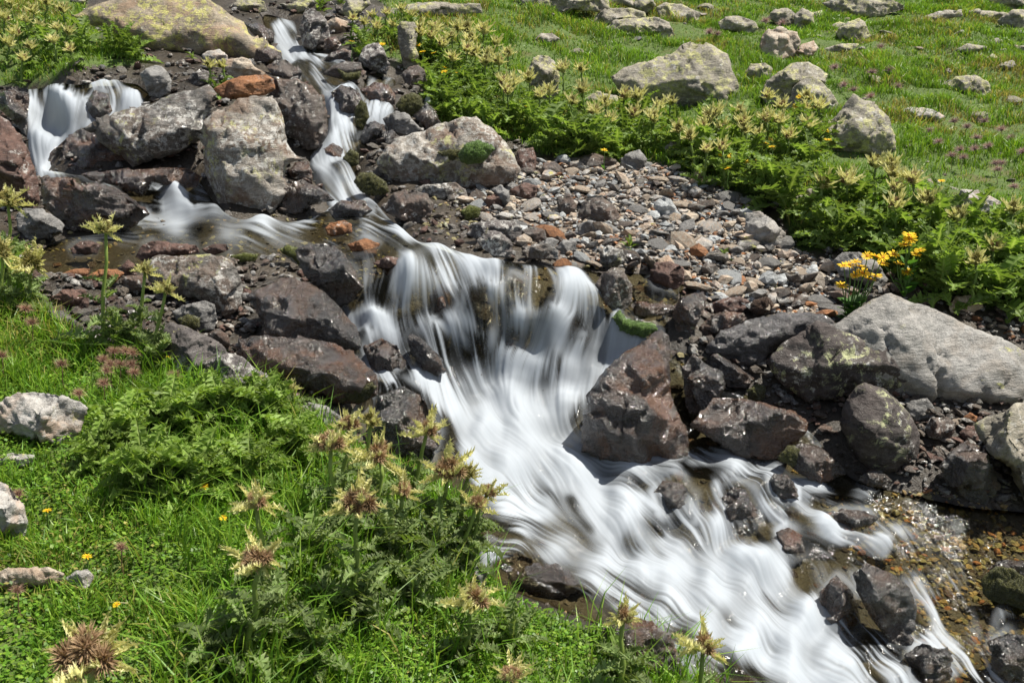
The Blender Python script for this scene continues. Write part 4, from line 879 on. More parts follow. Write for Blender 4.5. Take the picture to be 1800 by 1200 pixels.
# --- meadow
ME = [
 ('biggest lichen boulder in the meadow', [(1072,134),(1090,119),(1130,110),(1165,100),(1188,86),(1200,73),(1213,67),(1250,80),(1280,95),(1291,115),(1301,150),(1295,177),(1265,187),(1230,189),(1180,184),(1130,182),(1085,163)], dict(ridge=[(1100,130,.06),(1155,118,.10),(1168,145,.2),(1215,95,.06),(1205,140,.22),(1250,145,.2),(1275,140,.1),(1130,155,.16),(1220,172,.16),(1270,170,.1)])),
 ('upright pale slab among the thistles below the meadow', [(930,125),(937,103),(950,95),(965,97),(976,110),(983,135),(981,163),(965,172),(945,169),(929,152)], dict(T=.5, base=(955,185))),
 ('overhung grey boulder behind the flat lichen boulder', [(1035,49),(1050,25),(1070,15),(1110,14),(1134,22),(1137,33),(1090,36),(1065,46),(1050,56)], dict(base=(1080,52))),
 ('flat topped lichen boulder above the biggest boulder', [(1061,53),(1080,37),(1110,31),(1150,31),(1176,40),(1189,61),(1160,70),(1120,70),(1083,60)], {}),
 ('small pale rock alone in the grass left of the flat boulder', [(931,74),(950,60),(970,58),(984,68),(970,79),(945,81)], {}),
 ('dark overhanging boulder at the top edge', [(858,-25),(858,5),(905,12),(960,27),(1010,17),(1072,20),(1065,-25)], dict(T=.6)),
 ('long pale slab along the top edge right of the stream', [(640,30),(690,12),(760,4),(845,7),(848,23),(760,30),(690,34)], {}),
 ('pale slab at the top edge beside the stream', [(596,22),(610,0),(645,-10),(652,8),(618,32)], {}),
 ('pale block at the top edge above the flat boulder', [(1073,6),(1080,-9),(1110,-9),(1117,14)], {}),
 ('second pale block at the top edge', [(1113,12),(1120,-6),(1146,-9),(1153,13),(1135,22)], {}),
 ('sloping grey boulder right of the flat topped boulder', [(1153,13),(1170,4),(1200,9),(1232,22),(1227,39),(1190,44),(1160,32)], {}),
 ('oval lichen boulder above the biggest boulder', [(1261,39),(1275,29),(1300,28),(1326,38),(1334,51),(1315,60),(1290,54),(1266,50)], {}),
 ('round lichen boulder with a pinkish neighbour', [(1338,66),(1350,52),(1370,48),(1401,57),(1408,76),(1396,97),(1370,105),(1344,100),(1335,81)], dict(T=.5)),
 ('pinkish smaller boulder leaning on the round one', [(1393,97),(1410,77),(1430,72),(1439,85),(1427,99),(1405,105)], {}),
 ('lichen boulder left in the row of three', [(1348,31),(1360,17),(1385,14),(1399,25),(1399,42),(1370,45)], {}),
 ('lichen boulder in the middle of the row of three', [(1396,26),(1410,14),(1430,24),(1435,46),(1415,52),(1396,44)], {}),
 ('small grey boulder at the right of the row of three', [(1423,23),(1445,19),(1452,32),(1436,37)], {}),
 ('squarish lichen boulder below the long top slab', [(1468,56),(1490,39),(1510,34),(1526,45),(1532,63),(1510,76),(1480,74)], dict(T=.5)),
 ('small rock touching the squarish boulder', [(1458,46),(1475,38),(1488,42),(1476,57),(1459,57)], {}),
 ('low flat stone under the squarish boulder', [(1443,87),(1480,77),(1512,77),(1502,90),(1449,95)], {}),
 ('small round boulder right of the biggest boulder', [(1310,127),(1320,112),(1345,109),(1359,122),(1352,140),(1325,149)], {}),
 ('lichen topped boulder with a dark undercut front', [(1337,168),(1345,145),(1370,127),(1390,112),(1420,109),(1446,122),(1457,131),(1452,148),(1430,148),(1400,155),(1385,180),(1350,185)], dict(T=.5, base=(1390,190))),
 ('brown shaded slab leaning before the lichen topped boulder', [(1380,190),(1393,155),(1415,139),(1440,141),(1461,160),(1474,182),(1466,199),(1430,206),(1400,202)], dict(T=.4)),
 ('jagged grey boulder right of the flowering thistle bush', [(1440,226),(1470,205),(1485,185),(1500,166),(1520,178),(1540,184),(1561,205),(1577,237),(1574,263),(1540,272),(1500,266),(1460,266),(1438,247)], dict(ridge=[(1475,215,.06),(1505,180,.06),(1535,200,.12),(1500,225,.25),(1525,240,.22),(1555,235,.14),(1470,245,.12)])),
 ('flat pale rock behind the lower right thistles', [(1413,345),(1420,334),(1450,322),(1500,317),(1522,325),(1505,350),(1460,372),(1430,372)], {}),
 ('rounded rock end poking out left of the lower thistles', [(1398,347),(1415,340),(1441,355),(1441,373),(1415,374)], {}),
 ('rounded grey boulder in the far right grass', [(1663,147),(1680,135),(1715,131),(1736,145),(1744,161),(1720,175),(1695,168),(1673,162)], {}),
 ('pale flat stone in the grass right of the jagged boulder', [(1578,197),(1600,188),(1640,192),(1662,203),(1640,210),(1600,208)], {}),
 ('small white stone touching the pale flat stone', [(1633,207),(1650,197),(1662,205),(1650,215)], {}),
 ('pale slab in the grass behind the right edge thistles', [(1668,357),(1690,334),(1720,334),(1762,355),(1745,372),(1700,381)], dict(T=.3)),
 ('long low slab at the top right', [(1603,36),(1650,19),(1690,17),(1692,29),(1640,40)], {}),
 ('narrow slab right of the long low slab', [(1688,26),(1720,17),(1782,24),(1772,34),(1710,34)], {}),
 ('wide slab cut by the top edge', [(1446,6),(1480,-12),(1550,-12),(1592,8),(1592,19),(1530,30),(1468,22)], {}),
 ('grey boulder at the top right edge', [(1753,37),(1780,17),(1830,14),(1830,54),(1780,58)], {}),
 ('slab in the top right corner', [(1738,1),(1760,-12),(1820,-12),(1805,16),(1760,17)], {}),
 ('small pale rock below the top right boulders', [(1733,102),(1745,94),(1759,102),(1752,112),(1736,112)], {}),
 ('small grey rock above the far right rounded boulder', [(1743,123),(1760,111),(1780,106),(1789,115),(1770,127)], {}),
 ('thin pale stone in the far right grass', [(1678,89),(1700,76),(1730,81),(1747,88),(1700,93)], {}),
 ('flat light stone behind the thistles right of the upright slab', [(1025,175),(1050,160),(1085,170),(1088,185),(1040,190)], {}),
 ('small stone at the edge of the grass above the gravel', [(1165,262),(1180,247),(1205,250),(1210,272),(1180,280)], {}),
 ('two ended pale stone in the top left corner grass', [(118,10),(130,-8),(160,-8),(150,6)], {}),
 ('grey stone at the top above the little fall', [(500,10),(530,-2),(560,3),(545,18),(515,24)], {}),
 ('pale stone left of the top of the stream', [(395,14),(420,-4),(465,2),(470,20),(430,26)], {}),
 ('reddish stone at the top of the stream right side', [(571,40),(590,30),(612,38),(608,56),(580,58)], {}),
]
for i, (lab, o, kw) in enumerate(ME):
    mt = 'white' if 'white' in lab or 'pale slab in' in lab or 'flat stone in the' in lab else 'tan' if 'pinkish' in lab or 'reddish' in lab else 'meadow'
    kw = dict(kw); kw.setdefault('dd', .0)
    RK(lab, o, mt, name='boulder', cat='boulder', **kw)

# --- moss cushions
for lab, o, mt, kw in [
 ('bright green moss cushion in the hollow of the pale boulder', [(806,271),(820,252),(840,247),(866,252),(870,263),(850,285),(825,289),(810,284)], 'moss', dict(base=(800,318), dd=-.2, T=.5)),
 ('brown green moss fringe left of the bright moss cushion', [(768,268),(790,262),(810,262),(812,280),(790,283)], 'mossdark', dict(base=(800,318), dd=-.135, T=.3)),
 ('olive moss mound right of the middle cascade', [(695,186),(705,171),(723,162),(740,168),(747,187),(735,202),(714,207)], 'mossdark', dict(T=.26)),
 ('olive moss on the rock between the two falls', [(624,193),(633,175),(645,181),(649,203),(639,229),(625,223)], 'mossdark', dict(T=.26)),
 ('olive moss mound below the grey wedge rock', [(622,318),(633,304),(653,302),(678,320),(685,338),(663,345),(636,339)], 'mossdark', dict(T=.26)),
 ('small olive moss mound at the cascade edge', [(602,278),(617,262),(631,270),(631,289),(612,295)], 'mossdark', dict(T=.26)),
 ('green moss strip on the ledge right of the main fall', [(1073,557),(1090,544),(1101,560),(1150,569),(1157,580),(1130,593),(1088,583)], 'moss', dict(T=.5)),
 ('yellow green moss on the pool rim', [(405,450),(430,444),(455,447),(450,458),(415,462)], 'mossyellow', dict(T=.3)),
 ('yellow moss patch near the overhanging dark rock', [(488,440),(505,431),(530,436),(540,450),(532,470),(515,455)], 'mossyellow', dict(T=.35)),
 ('bright yellow moss in the shallows by the red stone', [(808,372),(825,360),(846,365),(842,382),(818,388)], 'mossyellow', dict(T=.35)),
 ('rust brown moss tuft on the lower gravel', [(1313,545),(1325,527),(1350,520),(1362,535),(1355,548),(1330,552)], 'mossrust', dict(T=.4)),
 ('second rust brown moss tuft on the gravel', [(1375,530),(1385,516),(1405,517),(1410,530),(1390,538)], 'mossrust', dict(T=.4)),
 ('hanging brown moss below the smooth wet boulder', [(1368,805),(1385,782),(1410,785),(1418,808),(1395,822)], 'mossdark', dict(T=.4, dd=-.04)),
 ('dark moss on the end of the glistening slab', [(585,690),(600,660),(640,655),(665,680),(640,705),(600,708)], 'mossdark', dict(T=.4, dd=-.06)),
 ('olive moss by the rust coloured wet rock', [(590,118),(610,128),(635,125),(632,138),(605,142)], 'mossdark', dict(T=.4)),
 ('dark moss under the small wedged rock', [(312,560),(330,552),(352,558),(350,575),(325,580)], 'mossdark', dict(T=.4, dd=-.05)),
]:
    RK(lab, o, mt, name='moss_cushion', cat='moss', noise=1.6, skirt=.02, planes=0, **kw)

# ------------------------------------------------------------------ gravel: loose stones
import bmesh
def stone_mesh(nm, seed, flat, mat, sub=2):
    r = np.random.default_rng(seed)
    bm = bmesh.new(); bmesh.ops.create_icosphere(bm, subdivisions=sub, radius=1.0)
    V = np.array([v.co[:] for v in bm.verts]); F = np.array([[v.index for v in f.verts] for f in bm.faces]); bm.free()
    ax = np.array([1.0, r.uniform(.6, .95), flat])
    lim = np.full(len(V), 1.0)
    for _ in range(11):
        n = r.normal(size=3); n /= np.linalg.norm(n)
        d = r.uniform(.45, .88)
        c = V @ n
        lim = np.minimum(lim, np.where(c > 1e-6, d / np.maximum(c, 1e-6), 9))
    V = V * np.minimum(lim, 1)[:, None]
    V = V * (1 + .06 * fbm(V * 1.7 + seed, 3))[:, None] * ax
    me = mesh_of(nm, V, F, False, [mat])
    return me, V, F
SHAPES = {}
KIND = [('tan', 'tan'), ('blue', 'blue grey'), ('grey', 'mid grey'), ('rust', 'rust orange'), ('purple', 'purple brown'), ('white', 'whitish'), ('schist', 'dark grey')]
KW = np.array([.29, .17, .24, .05, .1, .08, .08])
for kk, _ in KIND:
    SHAPES[kk] = [stone_mesh('stone', 100 + 7 * j + hash_s(kk) % 50, fl, MAT[kk]) for j, fl in enumerate((.26, .3, .38, .5, .22))]
def shapes(kk):
    if kk not in SHAPES: SHAPES[kk] = [stone_mesh('stone', 100 + 7 * j + hash_s(kk) % 50, fl, MAT[kk]) for j, fl in enumerate((.26, .3, .38, .5, .22))]
    return SHAPES[kk]
def stone_obj(kk, P, size, tilt=.3, name='stone', label=None, group=None, cat='stone', sink=.3):
    me, V, F = shapes(kk)[random.randrange(5)]
    o = link(name, me); o.location = P
    o.scale = (size, size, size)
    o.rotation_euler = (random.gauss(0, tilt), random.gauss(0, tilt), random.uniform(0, 6.28))
    o.location.z += size * .28 * (1 - sink)
    tag(o, label, cat, group)
    return o
# darts thrown over the bar, big ones first
bar = np.array(GRAVEL, float)
cand = []
rg = np.random.default_rng(5)
placed = np.zeros((0, 3))
def throw(n, r0, r1, poly, tries=6, over=.74):
    global placed
    lo, hi = np.min(poly, 0), np.max(poly, 0)
    res = []
    c = 0
    while len(res) < n and c < n * tries:
        c += 1
        p = rg.uniform(lo, hi)
        if not in_poly(p[None], poly)[0]: continue
        rr = rg.uniform(r0, r1) * (.62 + .6 * (p[1] - 280) / 290)
        if len(placed):
            d = np.hypot((placed[:, 0] - p[0]), (placed[:, 1] - p[1]) * 1.5)
            if (d < over * (placed[:, 2] + rr)).any(): continue
        placed = np.vstack([placed, [p[0], p[1], rr]])
        res.append((p[0], p[1], rr))
    return res
big = throw(60, 19, 34, bar, 12, .6) + throw(230, 10, 19, bar, 12, .6)
small = throw(900, 4.5, 9, bar, 5, .68)
GROUPN = {}
for i, (x, y, rr) in enumerate(big[:110]):
    kk, nm = KIND[rg.choice(len(KIND), p=KW / KW.sum())]
    P = g1(x, y + rr * .3); P[2] = ground_z(P[:1], P[1:2])[0]
    stone_obj(kk, P, rr * P[1] / FPX * 1.25, .28, 'stone', nm + (' flat' if rr < 13 else ' larger') + ' loose stone on the gravel bar right of the stream', ('larger ' if rr >= 13 else 'flat ') + nm + ' stones on the gravel bar')
def stone_stuff(name, pts, label, kinds, sub=1, parent=None, zoff=.42, tilt=.28, wx=1.12):
    """many small stones as one mesh"""
    protos = [(stone_mesh('t', 900 + j, fl, MAT['tan'], sub)[1:]) for j, fl in enumerate((.3, .45, .38, .55))]
    Vs, Fs, Ms, n = [], [], [], 0
    for P, s in pts:
        V, F = protos[random.randrange(4)]; s = s * 1.4
        M = np.array(Euler((random.gauss(0, tilt), random.gauss(0, tilt), random.uniform(0, 6.28))).to_matrix())
        Vs.append((V * s) @ M.T + P + (0, 0, s * zoff)); Fs.append(F + n); n += len(V)
        Ms.append(np.full(len(F), random.choices(range(len(kinds)), [k[1] for k in kinds])[0]))
    me = mesh_of(name, np.vstack(Vs), np.vstack(Fs), False, [MAT[k[0]] for k in kinds])
    me.polygons.foreach_set('material_index', np.concatenate(Ms).astype(np.int32))
    o = link(name, me); tag(o, label, None, None, 'stuff')
    return o
pts = []
for x, y, rr in big[110:] + small:
    P = g1(x, y); P[2] = ground_z(P[:1], P[1:2])[0]
    pts.append((P, rr * P[1] / FPX * 1.2))
for i in range(11000):
    p = rg.uniform(bar.min(0), bar.max(0))
    if not in_poly(p[None], bar)[0]: continue
    P = g1(*p); P[2] = ground_z(P[:1], P[1:2])[0]
    pts.append((P, rg.uniform(2.6, 7.5) * P[1] / FPX))
stone_stuff('gravel', pts, 'loose mixed gravel between the larger stones of the bar', [('tan', .28), ('blue', .15), ('grey', .22), ('rust', .06), ('white', .14), ('purple', .1), ('schist', .05)])
# pebbles on the bed of the clear shallows
def wetpeb(name, base, dark, lite):
    MAT[name] = rock_mat(name, base, dark, lite, rough=(.3, .5), wet=.0, scale=1.5)
wetpeb('bed_gold', (.34, .23, .09), (.19, .125, .05), (.44, .33, .17)); wetpeb('bed_olive', (.26, .23, .10), (.13, .11, .05), (.36, .32, .17)); wetpeb('bed_rust', (.34, .13, .04), (.17, .06, .03), (.42, .22, .1)); wetpeb('bed_dark', (.09, .075, .06), (.045, .036, .03), (.17, .14, .11))
pts = []; pool = []
BED = [([(1440,850),(1640,850),(1830,890),(2100,930),(2150,1350),(1700,1350),(1600,1120),(1560,1000),(1480,930)], 8200, 3, 12),
       ([(40,420),(110,380),(300,372),(560,372),(700,400),(740,440),(640,480),(560,475),(400,446),(150,475)], 1000, 2.5, 8), ([(900,452),(1130,466),(1215,476),(1190,545),(1110,535),(1060,500),(960,485)], 420, 3, 9),
       ([(830,980),(960,1000),(1080,1090),(1250,1230),(1050,1120),(900,1040)], 350, 4, 10), ([(740,345),(830,350),(860,390),(800,420),(720,395)], 200, 3, 8), ([(1190,600),(1330,680),(1440,760),(1480,830),(1360,800),(1230,720)], 300, 3, 9)]
for poly, n, a, b in BED:
    poly = np.array(poly, float)
    tgt = pool if n in (1000, 420, 200) else pts
    for i in range(n):
        p = rg.uniform(poly.min(0), poly.max(0))
        if not in_poly(p[None], poly)[0]: continue
        P = g1(*p); P[2] = ground_z(P[:1], P[1:2])[0]
        tgt.append((P, a + (b - a) * rg.uniform() ** 2.5)); tgt[-1] = (P, tgt[-1][1] * P[1] / FPX)
stone_stuff('pool_pebbles', pool, 'olive and brown pebbles on the bed of the upper pool', [('bed_olive', .55), ('bed_gold', .1), ('bed_dark', .35)], zoff=.12)
stone_stuff('stream_pebbles', pts, 'golden brown pebbles on the bed of the clear shallows', [('bed_gold', .3), ('bed_olive', .36), ('bed_rust', .08), ('bed_dark', .26)], zoff=.1)
pts = []
zone = ~mask.copy()
for g in GRASS + [GRAVEL]: zone &= ~in_poly(LAT, g).reshape(NY, NX)
for i in range(15000):
    p = np.array([rg.uniform(0, 1800), rg.uniform(10, 900)])
    if map_lookup(zone, p[None])[0] < .5: continue
    P = g1(*p); P[2] = ground_z(P[:1], P[1:2])[0]
    pts.append((P, (3.5 + 9 * rg.uniform() ** 2.2) * P[1] / FPX * (.7 + p[1] / 1500)))
stone_stuff('bank_rubble', pts, 'small dark stones filling the gaps between the rocks of the stream', [('purple', .25), ('schist', .28), ('grey', .15), ('red', .12), ('bed_dark', .2)], zoff=.4)
pts = []
for i in range(6800):
    p = np.array([rg.uniform(40, 2120), rg.uniform(20, 1400)])
    if map_lookup(maskb, p[None])[0] < .75 or (p[1] < 440 and p[0] < 760): continue
    P = g1(*p); P[2] = ground_z(P[:1], P[1:2])[0]
    pts.append((P, (5 + 15 * rg.uniform() ** 1.6) * P[1] / FPX))
stone_stuff('stream_cobbles', pts, 'dark wet cobbles on the bed under the running water', [('wet', .4), ('black', .4), ('bed_dark', .2)], zoff=-.1)
# stones jammed between the big rocks
def jam(poly, n, r0, r1, kinds, lab, grp):
    poly = np.array(poly, float); k_ = 0; c = 0
    while k_ < n and c < n * 20:
        c += 1
        p = rg.uniform(poly.min(0), poly.max(0))
        if not in_poly(p[None], poly)[0]: continue
        P = g1(*p)
        P[2] = ground_z(P[:1], P[1:2])[0]
        stone_obj(random.choice(kinds), P, rg.uniform(r0, r1) * P[1] / FPX, .4, 'stone', lab, grp)
        k_ += 1
jam([(60,480),(250,490),(300,540),(280,590),(160,610),(80,540)], 18, 9, 24, ['purple','red','schist','schist'], 'dark stone jammed between the grass edge and the grey topped block', 'stones at the left grass edge')
jam([(1610,730),(1720,730),(1750,800),(1660,800),(1620,775)], 24, 6, 15, ['tan','grey','rust','purple','schist'], 'stone jammed below the largest pale boulder', 'stones below the largest pale boulder')
jam([(1680,545),(1840,590),(1840,625),(1760,590),(1690,562)], 26, 6, 13, ['tan','grey','blue','rust'], 'stone in the strip between the plants and the largest pale boulder', 'stones behind the largest pale boulder')
jam([(1190,590),(1340,640),(1350,700),(1230,700)], 10, 8, 18, ['schist','schist'], 'wet dark stone in the side trickle', 'stones in the side trickle')
jam([(460,20),(620,30),(640,100),(560,110),(470,110)], 22, 5, 12, ['purple','schist','grey','red'], 'dark stone beside the topmost little fall', 'stones by the topmost fall')
jam([(620,100),(780,160),(790,220),(700,260),(640,240)], 18, 6, 14, ['purple','schist','schist'], 'dark stone between the middle cascade and the thistle bank', 'stones right of the middle cascade')
jam([(80,125),(330,110),(440,115),(330,150),(240,135),(120,145)], 24, 5, 13, ['white','purple','schist','grey'], 'stone along the stream above the left waterfall', 'stones above the left waterfall')
jam([(620,255),(690,240),(690,330),(640,340)], 14, 7, 15, ['schist','purple','schist'], 'dark stone at the right edge of the cascade foot', 'stones by the cascade foot')
jam([(700,330),(860,330),(850,400),(770,420),(690,390)], 18, 7, 15, ['purple','schist','red'], 'dark stone in the shallows left of the gravel bar', 'stones in the shallows by the bar')
for i in range(16):
    p = np.array([(1240,20),(1480,120),(1560,60),(1620,110),(1690,45),(1790,90),(1540,140),(1600,260),(1650,150),(1780,190),(1440,105),(960,35),(1010,95),(1130,90),(1590,75),(1720,200)][i], float)
    P = g1(*p); P[2] = ground_z(P[:1], P[1:2])[0]
    stone_obj('meadow', P, rg.uniform(15, 24) * P[1] / FPX, .2, 'stone', 'lichen covered rock half buried in the upper meadow', 'half buried rocks in the meadow', sink=.7)
# scattered small stones in the meadow
mp_ = np.array([(1000,20),(1850,20),(1850,340),(1600,330),(1580,280),(1300,200),(1050,60)], float)
k_ = 0
while k_ < 90:
    p = rg.uniform(mp_.min(0), mp_.max(0))
    if not in_poly(p[None], mp_)[0]: continue
    P = g1(*p); P[2] = ground_z(P[:1], P[1:2])[0]
    stone_obj('meadow_small' if False else random.choice(['white', 'grey', 'tan']), P, (5 + 12 * rg.uniform() ** 1.7) * P[1] / FPX, .25, 'stone', 'small weathered stone half sunk in the meadow grass', 'small stones in the meadow', sink=.6)
    k_ += 1
# ------------------------------------------------------------------ water sheet
wsel = mask
# grow by one ring so the sheet dives into the bank
wsel = blur(mask, 1, 1) > .01
vid = np.full((NY, NX), -1); vid[wsel] = np.arange(wsel.sum())
WP2 = np.stack([gxx[wsel], gyy[wsel]], 1)
# froth where the current meets the rocks
for ol in WROCKS:
    lo_, hi_ = ol.min(0) - 22, ol.max(0) + 22
    j0, j1 = np.searchsorted(GX, (lo_[0], hi_[0])); i0, i1 = np.searchsorted(GY, (lo_[1], hi_[1]))
    if j1 <= j0 or i1 <= i0: continue
    pq = np.stack([gxx[i0:i1, j0:j1].ravel(), gyy[i0:i1, j0:j1].ravel()], 1)
    dq = seg_dist(pq, ol).reshape(i1 - i0, j1 - j0)
    sc_ = 3 + 6 * np.clip((gyy[i0:i1, j0:j1] - 100) / 500, 0, 1)
    near_w = np.clip(foam0[i0:i1, j0:j1] * 1.6, .0, 1)
    foam[i0:i1, j0:j1] = np.maximum(foam[i0:i1, j0:j1], np.exp(-(dq / sc_) ** 2) * near_w * np.clip(.45 + .4 * soft[i0:i1, j0:j1] + .25 * l_c[i0:i1, j0:j1], 0, .85))
W3 = ground_px(WP2)
D_ = W3 @ cF
mb = maskb[wsel]
hgt = (.0022 * l_l[wsel] + .0014 * l_m[wsel] + .0005 * l_f[wsel] + .004 * l_c[wsel]) * (.22 + .6 * foam0[wsel].clip(0, 1)) + .016 * soft[wsel] * foam0[wsel].clip(0, 1)
HUMP = [(730,440,30,.018),(800,500,26,-.02),(870,480,22,.02),(935,530,30,-.02),(1010,500,34,.015),(660,570,26,.045),(690,615,22,-.035),(640,600,20,.03),(760,600,30,.03),(960,590,30,.03),(1040,590,26,-.02),(1180,850,30,.04),(1235,900,24,-.03),(1430,930,26,.03),(1500,960,26,.02),(1240,1000,30,.025),(1120,960,34,-.025),(1000,900,40,.03),(1060,870,30,-.02),(700,710,62,.05),(860,520,80,.03),(990,540,70,.035),(750,480,55,.04),(1250,880,60,.05),(1340,860,40,.04),(920,985,70,.03),(1480,1080,45,.04),(1330,1000,40,.04),(900,780,70,.03),(110,185,40,.03),(610,175,26,.04),(590,265,30,.03),(600,315,25,.03),(310,345,25,.03)]
for hx, hy, hr, hh in HUMP:
    d2 = ((WP2 - (hx, hy)) ** 2).sum(1)
    hgt += hh * np.exp(-d2 / (2 * (hr * .6) ** 2))
nrm_up = np.array([0, -.35, .94])
W3 = W3 + (hgt * (D_ / 2.8) + .004)[:, None] * nrm_up - np.array([0, 0, 1.0]) * (.10 * (1 - mb.clip(0, 1)))[:, None]
q = np.stack([vid[:-1, :-1], vid[1:, :-1], vid[1:, 1:], vid[:-1, 1:]], -1).reshape(-1, 4)
q = q[(q >= 0).all(1)]
m, nt = new_mat('stream_water'); k = NT(nt)
fa = k.n('ShaderNodeAttribute', attribute_name='foam').outputs['Fac']
tc = k.n('ShaderNodeTexCoord').outputs['Object']
bp = k.n('ShaderNodeBump', {'Height': k.noise(tc, 60, 4, .6, .5), 'Strength': .13, 'Distance': .02}).outputs[0]
fr = k.n('ShaderNodeFresnel', {'IOR': 1.33, 'Normal': bp}).outputs[0]
gl = k.n('ShaderNodeBsdfGlossy', {'Color': (.14, .14, .14, 1), 'Roughness': .06, 'Normal': bp}).outputs[0]
tr = k.n('ShaderNodeBsdfTransparent', {'Color': (.80, .77, .60, 1)}).outputs[0]
clear = k.n('ShaderNodeMixShader', {0: fr, 1: tr, 2: gl}).outputs[0]
fd = k.n('ShaderNodeBsdfPrincipled', {'Base Color': (.64, .70, .765, 1), 'Roughness': .6, 'Specular IOR Level': .12}).outputs[0]
ft = k.n('ShaderNodeBsdfTranslucent', {'Color': (.64, .69, .74, 1)}).outputs[0]
fm = k.n('ShaderNodeMixShader', {0: .5, 1: fd, 2: ft}).outputs[0]
k.out(k.n('ShaderNodeMixShader', {0: fa, 1: clear, 2: fm}).outputs[0])
wat = link('stream_water', mesh_of('stream_water', W3, q.copy(), True, [m], attrs={'foam': foam[wsel]}))
tag(wat, 'clear mountain stream breaking into white cascades', None, None, 'structure')
# ------------------------------------------------------------------ plants
def tube(pts, rad, sides=6):
    pts = np.array(pts, float); n = len(pts)
    V, F = [], []
    for i in range(n):
        d = pts[min(i + 1, n - 1)] - pts[max(i - 1, 0)]; d /= np.linalg.norm(d)
        a = np.cross(d, (1, 0, 0) if abs(d[0]) < .8 else (0, 1, 0)); a /= np.linalg.norm(a); b = np.cross(d, a)
        for s in range(sides):
            t = 2 * math.pi * s / sides
            V.append(pts[i] + rad[i] * (math.cos(t) * a + math.sin(t) * b))
    for i in range(n - 1):
        for s in range(sides):
            s2 = (s + 1) % sides
            F.append((i * sides + s, i * sides + s2, (i + 1) * sides + s2, (i + 1) * sides + s))
    F.append(tuple((n - 1) * sides + s for s in range(sides)))
    return np.array(V), F

def leaf_geo(seed, n=10, w=.17, spine=.5, arch=.45, curl=.0, col=((.05, .12, .018), (.11, .19, .05), (.09, .17, .03)), lobe=1.0):
    """a pinnate spiny leaf of length 1 along +Y"""
    r = np.random.default_rng(seed)
    V, F, C = [], [], []
    def mid(s): return np.array([curl * s * s, s * (1 - .12 * arch * s), arch * (.55 * s - .9 * s * s)])
    def env(s): return w * (math.sin(math.pi * min(1, s * .93 + .06)) ** .65)
    def add(p, c): V.append(p); C.append(c); return len(V) - 1
    base, ribc, tipc = (np.array(c) for c in col)
    mids, L, Rr = [], [], []
    for i in range(n + 1):
        s = i / n; m = mid(s); e = env(s)
        mids.append(add(m + (0, 0, -.012), ribc))
        for sg, lst in ((-1, L), (1, Rr)):
            lst.append(add(m + np.array([sg * e * .2, .0, .012 + .02 * r.normal()]), base))
    for i in range(n):
        for sg, lst in ((-1, L), (1, Rr)):
            s = (i + .5) / n; e = env(s) * lobe * r.uniform(.8, 1.2)
            up = .055 * (1 if i % 2 else -.4) + .03 * r.normal()
            m = mid(s)
            a, b = lst[i], lst[i + 1]
            q = [mids[i], mids[i + 1], b, a]
            F.append(tuple(q if sg < 0 else q[::-1]))
            t1 = add(m + np.array([sg * e * .85, .45 / n, up]), base)
            t2 = add(m + np.array([sg * e * .8, -.35 / n, up + .03]), base)
            p1 = add(m + np.array([sg * e * (1 + .3 * spine), (.75 + .3 * spine) / n, up + .02 + .05 * spine]), tipc)
            p2 = add(m + np.array([sg * e * (.95 + .25 * spine), (-.5 - .2 * spine) / n, up + .06 + .04 * spine]), tipc)
            for tri in ((a, b, t1), (a, t1, t2), (b, p1, t1), (a, t2, p2), (t2, t1, p2)):
                F.append(tri if sg < 0 else tri[::-1])
    s = 1.0; m = mid(1.0)
    tp = add(m + np.array([0, .06 + .05 * spine, -.02]), tipc)
    F += [(L[n], mids[n], tp), (mids[n], Rr[n], tp)]
    return np.array(V), F, np.array(C)

def leaf_mesh(nm, mat='leaf', **kw):
    V, F, C = leaf_geo(**kw)
    return mesh_of(nm, V, F, False, [MAT[mat]], cols=C)

GREEN = ((.15, .235, .045), (.26, .34, .11), (.23, .30, .09))
GREY = ((.15, .215, .07), (.25, .31, .13), (.26, .30, .14))
PALE = ((.62, .60, .25), (.72, .69, .36), (.76, .71, .42))
LEAF = [leaf_mesh('leaf', seed=i, n=11, w=.17 + .03 * (i % 3), arch=a, curl=c, col=GREEN) for i, (a, c) in enumerate(((.3, .05), (.55, -.08), (.8, .1), (.45, -.02), (1.0, .06)))]
LEAFG = [leaf_mesh('leaf', seed=20 + i, n=13, w=.14, arch=a, curl=c, spine=1.0, col=GREY) for i, (a, c) in enumerate(((.2, .05), (.5, -.1), (.8, .1)))]
LEAFN = [leaf_mesh('leaf', seed=70 + i, n=15, w=.15, arch=a, curl=c, spine=.9, col=((.18, .28, .05), (.30, .38, .12), (.26, .34, .10)), lobe=1.05) for i, (a, c) in enumerate(((.35, .08), (.6, -.12), (.9, .1), (.5, -.05)))]
BRACT = [leaf_mesh('bract', 'bract', seed=40 + i, n=9, w=.085, arch=a, curl=c, spine=2.4, col=PALE, lobe=.9) for i, (a, c) in enumerate(((-.25, .12), (-.5, -.1), (.1, .18), (-.1, -.2)))]
SV, SF = tube([(0, 0, 0), (.012, .01, .25), (-.01, .015, .5), (.012, -.01, .75), (0, 0, 1)], [1, .95, .85, .75, .65], 7)
def stem_mesh(c): return mesh_of('stem', SV * (1, 1, 1), SF, True, [MAT['stem']], cols=np.tile(c, (len(SV), 1)))
